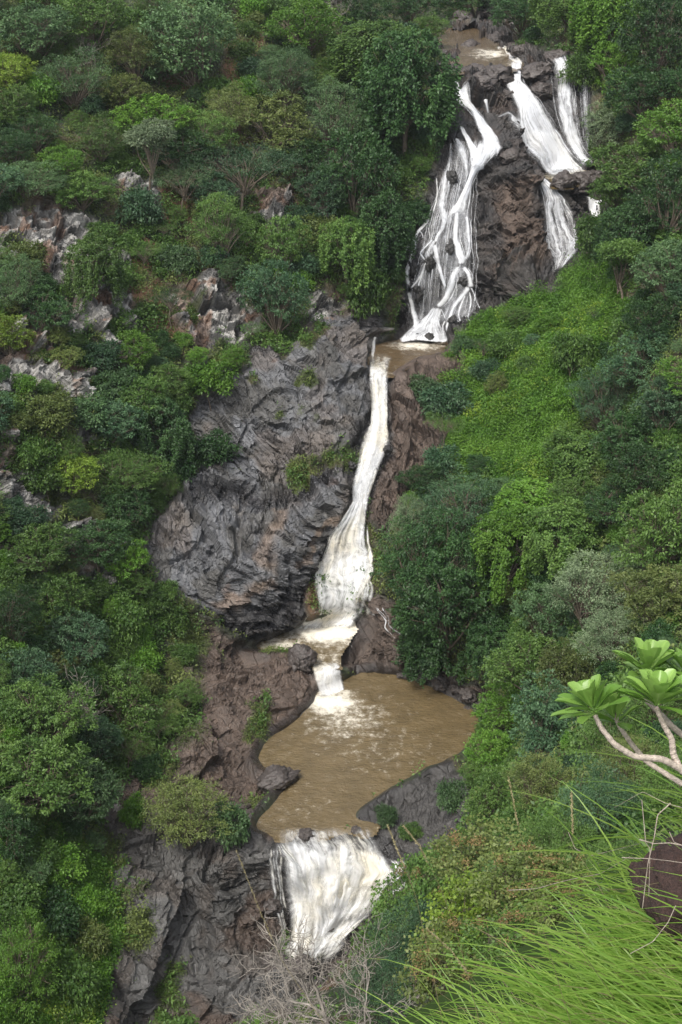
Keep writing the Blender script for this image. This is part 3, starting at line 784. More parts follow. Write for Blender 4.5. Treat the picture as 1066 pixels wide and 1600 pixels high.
f.veil(cA([(425,420,470,430,.4),(425,530,460,550,.5),(385,640,455,650,.55),(345,740,445,750,.55),(328,850,435,870,.6),(315,940,420,955,.7),(330,1010,440,1010,.6),(340,1090,450,1090,.6)]), 9, off=.55, bulge=.25, seed=30, step=1.2, edge=6, sd=.45)
f.strand([(x / 5.33 + 620, y / 5.33 + 150) for x, y in [(330,720),(335,800),(328,880),(318,930),(300,1000)]], 4, 4, off=.55, bulge=.05, seed=31, dens=.7, step=1.2, edge=99)
f.veil(cB([(460,-20,545,-20,.8),(458,60,535,60,.95),(455,130,522,130,1),(455,230,530,230,1),(458,310,570,310,.9),(480,370,590,370,.9),(510,425,565,425,1)]), 8, off=.55, bulge=.25, seed=32, step=1.2, edge=3, sd=.6, fade=(.05, .05))
f.veil(cB([(525,-20,606,-20,.35),(522,120,606,120,.35),(530,250,606,250,.4),(560,350,608,350,.5)]), 6, off=.52, bulge=.1, seed=33, step=1.2, edge=4, sd=.45)
def SB(pl, w0, w1=None, dn=.9, sd_=0, n=2):
    q = [(x / 5.33 + 620, y / 5.33 + 340) for x, y in pl]
    f.strand(q, w0 * 1.45 / 5.33, (w1 or w0) * 1.45 / 5.33, off=.52, bulge=.08, seed=sd_, dens=dn, step=1.2, edge=99, fade=(.08, .1))
    if n: f.braid(q, w0 / 5.33 * 1.3, n, dn * .6, sd_ + 40, spread=1.5)
f.veil(cB([(350,-20,450,-20,.6),(345,60,430,50,.7),(335,120,405,120,.75),(305,185,350,190,.85),(290,240,340,240,.8)]), 7, off=.52, bulge=.15, seed=34, step=1.2, edge=4, sd=.5)
f.veil(cB([(290,215,335,215,.7),(230,290,325,280,.55),(195,330,320,340,.4),(225,380,300,370,.3)]), 6, off=.52, bulge=.1, seed=35, step=1.2, edge=4, sd=.5)
for k, a_ in enumerate([
  ([(575,-10),(590,80),(592,170),(598,260),(585,345),(545,400)], 34, 30, .8),
  ([(310,240),(325,320),(345,400),(365,480),(385,560),(408,610)], 44, 26, .95),
  ([(315,355),(265,385),(235,410),(215,470),(195,550),(155,645)], 34, 22, .9),
  ([(222,440),(205,500),(165,560),(110,612)], 26, 26, .85),
  ([(300,200),(240,265),(185,320),(225,360),(238,395)], 20, 18, .8),
  ([(268,20),(225,80),(178,125),(160,175),(110,235),(52,300)], 40, 36, .75),
  ([(180,120),(212,160),(218,200)], 14, 10, .5), ([(255,95),(270,150),(272,200)], 12, 8, .45),
  ([(150,190),(145,260),(130,330),(115,385),(90,440),(72,480),(82,545),(108,600)], 46, 42, .85),
  ([(88,630),(112,690),(125,760),(142,820),(165,890),(160,980)], 44, 60, .95),
  ([(530,425),(490,465),(465,520),(460,580),(420,660),(385,725),(330,775)], 56, 60, 1.0),
  ([(555,430),(600,490),(612,560),(610,610)], 42, 60, .95),
  ([(600,590),(555,660),(500,720),(460,800),(435,870),(405,980)], 50, 44, .9),
  ([(608,600),(640,650),(655,720),(690,780)], 26, 18, .5),
  ([(600,630),(622,730),(600,830),(592,870),(640,925)], 18, 20, .7),
  ([(570,660),(530,760),(515,850),(545,925)], 18, 18, .7),
  ([(480,850),(505,890),(545,930)], 14, 10, .6),
  ([(640,405),(632,470),(628,550)], 22, 14, .55), ([(640,410),(612,405)], 10, 8, .5),
  ([(355,550),(345,620),(345,690)], 12, 8, .5), ([(492,540),(495,620),(492,700)], 10, 8, .45),
  ([(365,780),(390,830),(405,870)], 12, 12, .6), ([(400,880),(375,930),(380,985)], 18, 14, .75),
  ([(268,30),(285,100),(300,170)], 12, 10, .4), ([(205,540),(200,600)], 8, 8, .5), ([(10,380),(5,430),(8,470)], 10, 10, .35)]):
    SB(a_[0], a_[1], a_[2], a_[3], 400 + k * 3)
f.veil(cB([(430,640,490,640,.3),(400,740,520,740,.35),(350,830,500,830,.35),(340,900,450,900,.3)]), 8, off=.5, bulge=.1, seed=36, step=1.2, edge=5, sd=.4)
f.veil(cB([(500,690,660,660,.3),(470,790,690,780,.35),(440,870,640,870,.3)]), 8, off=.5, bulge=.1, seed=37, step=1.2, edge=6, sd=.4, wfrac=(.04, .1))
f.veil(cB([(290,760,385,770,.7),(240,830,372,840,.7),(165,885,372,900,.6),(90,950,405,950,.55),(30,1000,430,1000,.65),(0,1030,440,1025,.85),(20,1068,430,1046,.8)]), 26, off=.5, bulge=.2, seed=38, step=1.2, edge=4, sd=.55, wfrac=(.03, .10), fade=(.1, .05))
f.veil([(706,225,748,228,.3),(690,270,752,275,.3),(668,320,742,330,.3),(650,370,745,380,.28),(636,420,748,430,.26),(632,470,748,480,.26),(630,520,735,520,.3)], 44, off=.46, bulge=.1, seed=39, step=1.4, edge=14, sd=.5, wfrac=(.012, .04))
tag(f.build('waterfall', M_FALLW), 'branching white cascade spreading over black rock left of the big brown block', kind='structure')
f = Sheet()
f.veil(c2([(483,588,502,588,.9),(495,630,528,635,.9),(525,665,585,665,.8),(548,690,618,692,.7),(565,725,640,720,.5),(555,790,655,780,.42),(555,850,680,840,.44),(570,905,708,885,.5),(585,960,680,930,.45),(592,1008,625,985,.4)]), 28, off=.52, bulge=.2, seed=62, step=1.2, edge=5, sd=.5, wfrac=(.04, .12))
f.veil(c2([(575,680,625,690,.5),(620,720,660,730,.6),(650,800,690,800,.5),(660,880,705,880,.5)]), 5, off=.55, bulge=.1, seed=65, step=1.2, edge=5, sd=.5)
tag(f.build('waterfall', M_FALLW), 'lacy side cascade between the brown block and the right bank', kind='structure')
f = Sheet()
f.veil(c2([(715,705,795,722,.8),(728,735,775,735,.95),(738,780,768,780,.95),(745,845,768,845,.8)]), 5, off=.55, bulge=.2, seed=63, step=1.2, edge=3, sd=.5)
tag(f.build('waterfall', M_FALLC), 'short cream fall under the ledge at the right of the upper falls', kind='structure')
f = Sheet()
f.veil(c3([(370,260,500,275,.6),(330,285,530,300,.9),(285,295,525,320,1),(300,335,560,335,.6),(420,350,590,360,.5),(500,365,600,385,.75),(525,385,606,400,.9)]), 8, off=.25, bulge=.15, seed=64, step=1.2, edge=4, sd=.6)
tag(f.build('rapids', M_FALLC), 'white rapids where the river slides between rocks above the falls', kind='structure')

def pool(name, poly, lv, foam_fn, m, label, grow=5, step=2.5, ymax=9999):
    P = np.array(poly); x0, y0 = P.min(0) - 10; x1, y1 = P.max(0) + 10
    ax = np.arange(x0, x1, step); ay = np.arange(y0, y1, step)
    px, py = np.meshgrid(ax, ay)
    sdv = poly_sd(px, py, poly)
    Yp = (CAMZ - lv) / tan_down(py)
    V = place(px, py, Yp)
    fl = V.reshape(-1, 3)
    V[..., 2] += ((fbm(fl * np.array((1.2, 1.7, 1)), 4, 300) - .5) * .16).reshape(px.shape)
    F = grid_faces(*px.shape)
    keep = (sdv.ravel()[F] > -grow).any(1) & (py.ravel()[F] < ymax).all(1)
    F = F[keep]
    used = np.unique(F); re = np.full(px.size, -1); re[used] = np.arange(len(used))
    me = mesh_np(name, V.reshape(-1, 3)[used], re[F][:, ::-1], [m])
    attr(me, 'foam', 'FLOAT', 'POINT', foam_fn(px, py).ravel()[used])
    return tag(link(name, me), label, kind='structure')
def blob(px, py, x, y, rx, ry, k=1.0): return k * np.exp(-(((px - x) / rx) ** 2 + ((py - y) / ry) ** 2))
pool('pool_water', POOL, 0.0, lambda x, y: np.maximum.reduce([blob(x, y, 518, 1098, 42, 20, 1.15), blob(x, y, 545, 1125, 70, 34, .5), blob(x, y, 590, 1170, 90, 40, .22), blob(x, y, 470, 1270, 60, 25, .18), blob(x, y, 500, 1303, 60, 6, .3)]), M_POOL, 'wide brown silty pool between the middle and lowest falls', grow=2)
pool('pool_water', MIDPOOL, 1.35, lambda x, y: np.maximum.reduce([blob(x, y, 515, 985, 70, 22, 1.3), blob(x, y, 440, 1008, 45, 12, .75), blob(x, y, 510, 1030, 40, 30, .42)]), M_POOL, 'small foaming basin at the foot of the middle fall', ymax=1047)
pool('pool_water', BASIN, 17.7, lambda x, y: np.maximum(blob(x, y, 650, 540, 40, 8, .9), blob(x, y, 595, 585, 30, 15, .3)), M_POOLUP, 'narrow dark basin at the foot of the branching cascade')
pool('pool_water', PLUNGE, 29.9, lambda x, y: blob(x, y, 885, 272, 34, 9, 1.2), M_POOL, 'small plunge pool under the broad upper fall', grow=1)
pool('river_water', UPRIVER, 38.2, lambda x, y: np.maximum(blob(x, y, 770, 84, 32, 9, .8), blob(x, y, 800, 100, 15, 6, .5)), M_POOLUP, 'brown river above the falls')

# ------------------------------------------------------------------ loose rocks
def boulder_mesh(name, seed, sub=5, amp=1.0):
    import bmesh
    bm = bmesh.new(); bmesh.ops.create_icosphere(bm, subdivisions=sub, radius=1)
    V = np.array([v.co[:] for v in bm.verts]); F = np.array([[v.index for v in f.verts] for f in bm.faces]); bm.free()
    d = .34 * facets(V * 1.1 + seed * 7.7, seed, .8, .35) + .14 * facets(V * 2.6 + seed * 3, seed + 3, .7, .4) + .06 * facets(V * 6 + seed, seed + 4, .6, .4) + .10 * (fbm(V * 3 + seed, 4, seed) - .5)
    return mesh_np(name, V * (1 + amp * d)[:, None], F)
BOULD = [boulder_mesh('boulder', s) for s in (1, 2, 3, 4)]
ROCKS = []
def boulder(px, py, wpx, asp, label, m=None, sink=.25, v=0, dz=0.0, rz=None, zs=.75, cat='boulder'):
    G = ground(px, py); t = to_px(G)[2]
    r = wpx / FPX * t / 2
    o = link('boulder', BOULD[v % 4])
    o.location = (G[0], G[1], G[2] + r * zs * (1 - 2 * sink) * .8 + dz)
    o.scale = (r, r * asp, r * zs)
    o.rotation_euler = (0, 0, random.uniform(0, 6.28) if rz is None else rz)
    if not o.data.materials: o.data.materials.append(M_BOULDER)
    o.material_slots[0].link = 'OBJECT'; o.material_slots[0].material = m or M_BOULDER
    ROCKS.append(o)
    return tag(o, label, cat)
boulder(606, 714, 17, .8, 'black wet boulder splitting the chute above the middle waterfall', M_WETB, .2, 0, .45, .4, .9)
boulder(470, 1040, 50, .8, 'black rounded rock at the left side of the small foaming basin', None, .3, 1)
boulder(436, 1222, 66, .6, 'brown rock point jutting from the left bank into the brown pool', None, .38, 2, 0, .5, .5)
for k, (x, y, wd, lb) in enumerate([
  (630, 1058, 20, 'small black rock standing in the far edge of the brown pool under the dark tree'),
  (662, 1064, 26, 'dark shore rock at the pool edge beside a paler one under the dark tree'),
  (690, 1070, 30, 'biggest dark rock of the broken stones along the far pool shore'),
  (712, 1082, 22, 'dark stone between the biggest shore rock and the pool corner'),
  (735, 1092, 28, 'dark stone on the pool shore under the creeper hung tree'),
  (752, 1102, 24, 'dark stone at the right hand corner of the brown pool'),
  (731, 1112, 18, 'low flat dark stone awash at the right edge of the brown pool'),
  (765, 1120, 24, 'dark rock above the waterline at the right edge of the brown pool'),
  (650, 1046, 22, 'brown rock behind the shore stones under the dark tree'),
  (715, 1060, 26, 'brown rock behind the shore stones left of the pool corner')]):
    boulder(x, y, wd, .8, lb, None, .3, k, rz=k * 1.3)
for k, (x, y, wd, lb) in enumerate([
  (712, 118, 44, 'grey brown boulder at the left lip of the upper falls'),
  (748, 118, 54, 'brown boulder above the left arm of the upper falls'),
  (778, 128, 50, 'pale brown boulder just left of the spout of the upper falls'),
  (745, 148, 46, 'dark boulder below the lip beside the small left fall'),
  (838, 118, 46, 'dark boulder just right of the spout of the upper falls'),
  (846, 145, 40, 'mossy boulder between the fanning fall and the far veil fall'),
  (735, 78, 38, 'flat dark rock in the river beside the rapids'),
  (772, 58, 36, 'dark rock on the river bank above the rapids'),
  (800, 70, 30, 'dark boulder on the right bank at the head of the rapids'),
  (815, 88, 30, 'dark boulder on the right bank below the rapids'),
  (722, 32, 36, 'dark rock in the shade at the far end of the river'),
  (760, 30, 40, 'broad dark rock under the trees at the far end of the river'),
  (695, 82, 30, 'grassy rock at the left edge of the river above the falls'),
  (792, 152, 22, 'brown boulder between the middle strand and the fanning fall'),
  (870, 92, 46, 'long dark ledge rock beside the top of the far veil fall'),
  (800, 38, 30, 'small brown rock on the right bank of the upper river'),
  (920, 290, 40, 'dark rounded rock beside the small plunge pool'),
  (945, 278, 40, 'brown ledge rock right of the small plunge pool'),
  (792, 256, 40, 'dark jagged rock on top of the big brown block'),
  (826, 284, 28, 'dark rock at the head of the lacy side cascade')]):
    boulder(x, y, wd, .8, lb, None, .35, k, rz=k * 2.1, zs=.6)
boulder(80, 1376, 22, .8, 'small pale grey stone lying in the green creepers at lower left', M_PALEB, .3, 1, .3)
boulder(195, 1255, 16, .8, 'small pale upright stone at the edge of the trees at lower left', M_PALEB, .2, 2, .2)

for k, (x, y, wd, lb) in enumerate([
  (478, 1322, 26, 'dark wet rock breaking the water near the lip of the lowest fall'),
  (556, 1312, 16, 'small dark rock at the lip of the lowest fall'),
  (512, 1458, 30, 'grey rock breaking the foot of the lowest fall'),
  (436, 1512, 46, 'brown rock at the left foot of the lowest fall'),
  (470, 1524, 40, 'dark rock below the foot of the lowest fall'),
  (575, 1462, 36, 'dark rock at the right foot of the lowest fall'),
  (610, 1400, 26, 'black rock at the right edge of the lowest fall'),
  (425, 1420, 34, 'dark rock against the left edge of the lowest fall'),
  (880, 300, 40, 'dark rock holding the small plunge pool beside the lacy cascade'),
  (906, 296, 44, 'flat brown rock in front of the small plunge pool'),
  (936, 304, 36, 'dark rock under the right hand end of the small plunge pool'),
  (560, 902, 14, 'black rock in the right edge of the middle fall'),
  (490, 892, 20, 'black wet rock at the left edge of the middle fall')]):
    boulder(x, y, wd, .85, lb, None, .25, k + 1, rz=k * 1.7, zs=.7, dz={0: .75, 1: .75, 2: .7, 11: .5}.get(k, 0))

for k, (x, y, wd, asp, lb) in enumerate([
  (722, 452, 17, .8, 'rounded black rock parting the branching cascade near its foot'),
  (672, 424, 22, .8, 'mossy black rock left of the middle strand of the branching cascade'),
  (645, 428, 20, .8, 'black rock beside the left edge of the branching cascade'),
  (703, 400, 22, .7, 'tall black rock between the two main strands of the branching cascade'),
  (655, 470, 28, .7, 'broad black rock above the fan at the foot of the branching cascade'),
  (706, 292, 20, .7, 'black wet rock high in the branching cascade'),
  (694, 500, 14, .8, 'small black rock beside the fan at the cascade foot'),
  (710, 512, 20, .7, 'dark slanting rock at the right end of the cascade foot'),
  (669, 535, 18, .6, 'low dark rock in the basin under the branching cascade'),
  (786, 244, 16, .7, 'wet rock where the left arm meets the big brown block'),
  (586, 745, 15, .8, 'dark rock nibbling the right edge of the chute'),
  (548, 735, 16, .8, 'black wet rock at the left edge of the chute')]):
    boulder(x, y, wd, asp, lb, M_WETB, .12, k, rz=k * 1.1, zs=1.25 if k < 6 else .8, dz=.15)

# ------------------------------------------------------------------ plants
def tubes(paths, sides=6):
    """paths: list of (points, radii); one mesh of tapered tubes."""
    V, F, n = [], [], 0
    for pp, rr in paths:
        pp = np.array(pp, float); rr = np.array(rr, float); k = len(pp)
        t = np.gradient(pp, axis=0); t /= np.linalg.norm(t, axis=1)[:, None] + 1e-9
        ref = np.array((1.0, .13, 0)) if abs(t[0, 2]) > .8 else np.array((0, 0, 1.0))
        a = np.cross(t, ref); a /= np.linalg.norm(a, axis=1)[:, None] + 1e-9
        b = np.cross(t, a)
        an = np.linspace(0, 2 * math.pi, sides, endpoint=False)
        ring = pp[:, None] + rr[:, None, None] * (a[:, None] * np.cos(an)[None, :, None] + b[:, None] * np.sin(an)[None, :, None])
        V.append(ring.reshape(-1, 3))
        for j in range(k - 1):
            for i in range(sides):
                i2 = (i + 1) % sides
                F.append((n + j * sides + i, n + j * sides + i2, n + (j + 1) * sides + i2, n + (j + 1) * sides + i))
        n += k * sides
    return np.concatenate(V), np.array(F)
def unit(v): return v / (np.linalg.norm(v, axis=-1, keepdims=True) + 1e-9)
def leaves_at(rng, pos, out, length, width, droop=.25, upn=.7, jitter=.6):
    """One folded leaf (a rhombus) per position."""
    n = len(pos)
    ax = unit(out + rng.normal(0, jitter, (n, 3)) - np.array((0, 0, droop)))
    nr = unit(np.array((0, 0, upn)) + out * (1 - upn) + rng.normal(0, .38, (n, 3)))
    side = unit(np.cross(ax, nr)); nr = np.cross(side, ax)
    ln = length * rng.uniform(.65, 1.25, (n, 1)); wd = width * rng.uniform(.7, 1.2, (n, 1)) * .5
    b0 = pos; tip = pos + ax * ln - np.array((0, 0, 1)) * ln * .08
    m = pos + ax * ln * .48 + nr * wd * .35
    V = np.stack([b0, m + side * wd, tip, m - side * wd], 1).reshape(-1, 3)
    return V, np.arange(n * 4).reshape(n, 4)
def bend(p0, p1, sag, k=6, rng=RNG):
    t = np.linspace(0, 1, k)[:, None]
    p0 = np.array(p0, float); p1 = np.array(p1, float)
    q = p0 * (1 - t) + p1 * t
    w = rng.normal(0, 1, 3) * np.linalg.norm(p1 - p0) * .07
    return q + np.sin(t * math.pi) * (np.array((0, 0, sag)) + w)

def make_tree(name, seed, rad=4.0, height=9.0, lobes=16, sprays=34, per=11, leaf=(.34, .16), flat=.62, lobe_r=(.30, .46), form='round', droop=.25, trunk_r=.2, spread=.34, low=.30):
    """A tapered trunk with limbs, and a crown of leaf sprays gathered on lobes at the limbs' ends. Returns (trunk mesh, crown mesh)."""
    rng = np.random.default_rng(seed)
    C_, R_ = [], []
    cz = height * (1 - (1 - low) / 2)
    k = 0
    while len(C_) < lobes and k < 900:
        k += 1
        v = unit(rng.normal(0, 1, 3)); rr = rng.uniform(.25, 1) ** .5
        c = v * rr
        if form == 'flat':
            c = np.array((c[0], c[1], .18 * c[2] + .1)) 
        if form == 'round' and c[2] < -.55: continue
        c = c * np.array((rad * .74, rad * .74, height * (1 - low) / 2 * .80))
        r = rad * rng.uniform(*lobe_r)
        if C_ and min(np.linalg.norm((c - c2) / np.array((1, 1, .7))) for c2 in C_) < r * .62: continue
        C_.append(c); R_.append(r)
    C_ = np.array(C_) * rng.uniform(.78, 1.22, 3) + np.array((0, 0, cz)); R_ = np.array(R_)
    P_, O_, T_ = [], [], []
    for i, (c, r) in enumerate(zip(C_, R_)):
        n = int(sprays * (r / (rad * .38)) ** 2)
        v = unit(rng.normal(0, 1, (n, 3)) + np.array((0, 0, .35)))
        rr = r * rng.uniform(.72, 1.08, (n, 1))
        p = c + v * rr * np.array((1, 1, flat if form != 'flat' else .34))
        ins = np.zeros(n, bool)
        for j, (c2, r2) in enumerate(zip(C_, R_)):
            if j != i: ins |= (np.linalg.norm((p - c2) / np.array((1, 1, flat)), axis=1) < r2 * .66)
        p, v = p[~ins], v[~ins]
        tl = rng.uniform(0, .55)
        P_.append(p); O_.append(v); T_.append(np.full(len(p), tl))
    P_ = np.concatenate(P_); O_ = np.concatenate(O_); T_ = np.concatenate(T_)
    if form == 'vine':     # curtains of creeper hanging from the crown's rim
        nd = 40
        an = rng.uniform(0, 2 * math.pi, nd); rr = rad * rng.uniform(.75, 1.0, nd)
        for a_, r_ in zip(an, rr):
            top = height * rng.uniform(.5, .8); bot = height * rng.uniform(0.02, .35)
            z = np.linspace(top, bot, 16)
            w_ = np.cumsum(rng.normal(0, .10, (16, 2)), 0)
            pp = np.stack([math.cos(a_) * r_ + w_[:, 0], math.sin(a_) * r_ + w_[:, 1], z], 1)
            P_ = np.concatenate([P_, pp]); O_ = np.concatenate([O_, np.repeat([[math.cos(a_), math.sin(a_), .1]], 16, 0)]); T_ = np.concatenate([T_, np.full(16, rng.uniform(.1, .7))])
    n = len(P_)
    pos = np.repeat(P_, per, 0) + rng.normal(0, spread * .5, (n * per, 3)) * np.array((1, 1, .6))
    out = np.repeat(O_, per, 0)
    V, F = leaves_at(rng, pos, out, leaf[0], leaf[1], droop)
    tint = np.clip(np.repeat(T_ + rng.uniform(0, .3, n), per) + rng.normal(0, .14, n * per), 0, 1)
    cr = mesh_np(name + '_crown', V, F)
    attr(cr, 'tint', 'FLOAT', 'POINT', np.repeat(tint, 4))
    fork = height * low * .8
    lean = rng.normal(0, .25, 2)
    base = bend((0, 0, -1.2), (lean[0], lean[1], fork + .3), 0, 6, rng)
    paths = [(base, np.linspace(trunk_r * 1.25, trunk_r * .8, 6))]
    for c, r in zip(C_, R_):
        e = c - np.array((0, 0, r * flat * .2))
        st = base[-1] - np.array((0, 0, rng.uniform(0, fork * .4)))
        pth = bend(st, e, rad * .10, 7, rng)
        rr = np.linspace(trunk_r * .5, trunk_r * .10, 7)
        paths.append((pth, rr))
        for _ in range(3):
            v = unit(rng.normal(0, 1, 3) + np.array((0, 0, .4)))
            paths.append((bend(pth[4], e + v * r * np.array((1, 1, flat)) * .95, .05, 4, rng), np.linspace(trunk_r * .14, trunk_r * .05, 4)))
    V, F = tubes(paths, 6)
    tr = mesh_np(name + '_trunk', V, F)
    return tr, cr

def make_bare(name, seed, height=1.0, r0=.02, depth=5, spread=.7):
    """A leafless tree: a short trunk that forks into crooked limbs and fine twigs."""
    rng = np.random.default_rng(seed)
    paths = []
    def grow(p, d, ln, r, k):
        q = [np.array(p)]; dd = np.array(d)
        for _ in range(6):
            dd = unit(dd + rng.normal(0, .20, 3) + np.array((0, 0, .05)))
            q.append(q[-1] + dd * ln / 6)
        paths.append((np.array(q), np.linspace(r, r * .6, 7)))
        if k == 0: return
        for i in range(3 if k > 1 else 4):
            at_ = q[6 if i == 0 else rng.integers(2, 7)]
            grow(at_, unit(dd + rng.normal(0, spread, 3)), ln * rng.uniform(.6, .92), max(r * .60, .0016), k - 1)
    grow((0, 0, -.05), (rng.normal(0, .1), rng.normal(0, .1), 1), height * .24, r0, depth)
    V, F = tubes(paths, 4)
    V = V / max(V[:, 2].max(), .1) * height
    return mesh_np(name, V, F)

PRO = {  # form: (half width in m, height in m, [(trunk, crown) ...])
 'round':  (4.0, 8.0, [make_tree('round_tree', s, 4.0, 8.0, 30, 42, 16, (.27, .13), flat=.66, lobe_r=(.20, .40), low=.10) for s in (1, 2, 3, 31, 34, 35)]),
 'fine':   (4.0, 8.0, [make_tree('fine_tree', s, 4.0, 8.0, 34, 40, 24, (.19, .075), flat=.64, lobe_r=(.18, .36), low=.10, spread=.42) for s in (4, 5, 32, 36)]),
 'flat':   (4.5, 5.5, [make_tree('spreading_tree', s, 4.5, 5.5, 20, 34, 24, (.17, .065), form='flat', lobe_r=(.28, .40), low=.5, trunk_r=.12, spread=.45) for s in (6, 7)]),
 'vine':   (3.6, 9.0, [make_tree('creeper_tree', s, 3.6, 9.0, 24, 46, 16, (.26, .17), form='vine', droop=.55, low=.25, lobe_r=(.22, .42)) for s in (8, 9)]),
 'tall':   (2.4, 9.5, [make_tree('slender_tree', s, 2.4, 9.5, 12, 40, 14, (.26, .11), low=.50, lobe_r=(.30, .5), trunk_r=.12) for s in (10, 11)]),
 'dense':  (4.2, 9.0, [make_tree('dense_tree', s, 4.2, 9.0, 34, 50, 20, (.22, .09), flat=.7, lobe_r=(.20, .40), droop=.5, low=.06) for s in (12, 13)]),
 'shrub':  (1.6, 2.4, [make_tree('shrub', s, 1.6, 2.4, 12, 36, 12, (.21, .095), low=.04, trunk_r=.04, spread=.3, lobe_r=(.26, .5)) for s in (14, 15, 16, 17, 33, 37, 38)]),
 'big':    (2.6, 4.4, [make_tree('big_leaf_tree', s, 2.6, 4.4, 28, 34, 9, (.17, .15), flat=.6, lobe_r=(.20, .36), low=.12, trunk_r=.07, spread=.32) for s in (18, 19)]),
 'near':   (2.4, 4.0, [make_tree('fine_near_tree', s, 2.4, 4.0, 26, 60, 18, (.11, .045), flat=.7, lobe_r=(.20, .38), low=.1, trunk_r=.05, spread=.30) for s in (20, 21)]),
}
PLACED = []
def put(cx, cy, wpx, hpx, form, hue, rot=None, cat='tree', bark=None, zoff=0.0, gpx=None, var=None):
    """A tree whose crown stands about a pixel of the photograph, rooted on the ground below it."""
    rad, hgt, protos = PRO[form]
    gx_, gy_ = cx, cy + hpx * .42
    if gpx: gx_, gy_ = gpx
    G = ground(gx_, gy_)
    t = to_px(G)[2]
    s_w = wpx / FPX * t / (2 * rad)
    dip = math.atan2(CAMZ - G[2], G[1])
    s_h = hpx / FPX * t / math.cos(dip) / hgt
    s_h = min(max(s_h * .92, s_w * .6), s_w * 1.9)
    k = len(PLACED)
    tr, cr = protos[(k * 7 + 3) % len(protos) if var is None else var % len(protos)]
    name = {'shrub': 'shrub', 'tall': 'slender_tree', 'vine': 'creeper_covered_tree', 'flat': 'spreading_tree'}.get(form, 'tree') if cat == 'tree' else cat
    root = bpy.data.objects.new(name, None)
    COL.objects.link(root)
    root.empty_display_size = .3
    sink = {'round': .10, 'fine': .10, 'dense': .20, 'shrub': .12}.get(form, 0) * hgt * s_h
    root.location = (G[0], G[1], G[2] + zoff - sink)
    root.rotation_euler = (0, 0, random.uniform(0, 6.28) if rot is None else rot)
    q_ = random.uniform(.82, 1.2); root.scale = (s_w * q_, s_w / q_, s_h)
    a_ = link('stem' if form == 'shrub' else 'trunk', tr, root)
    b_ = link('foliage' if form == 'shrub' else 'crown', cr, root)
    if not tr.materials: tr.materials.append(M_BARK)
    if not cr.materials: cr.materials.append(LM['mid'])
    a_.material_slots[0].link = 'OBJECT'; a_.material_slots[0].material = bark or M_BARK
    b_.material_slots[0].link = 'OBJECT'; b_.material_slots[0].material = LM[hue]
    PLACED.append(dict(o=root, cx=cx, cy=cy, w=wpx, h=hpx, form=form, hue=hue, Y=float(G[1])))
    return root

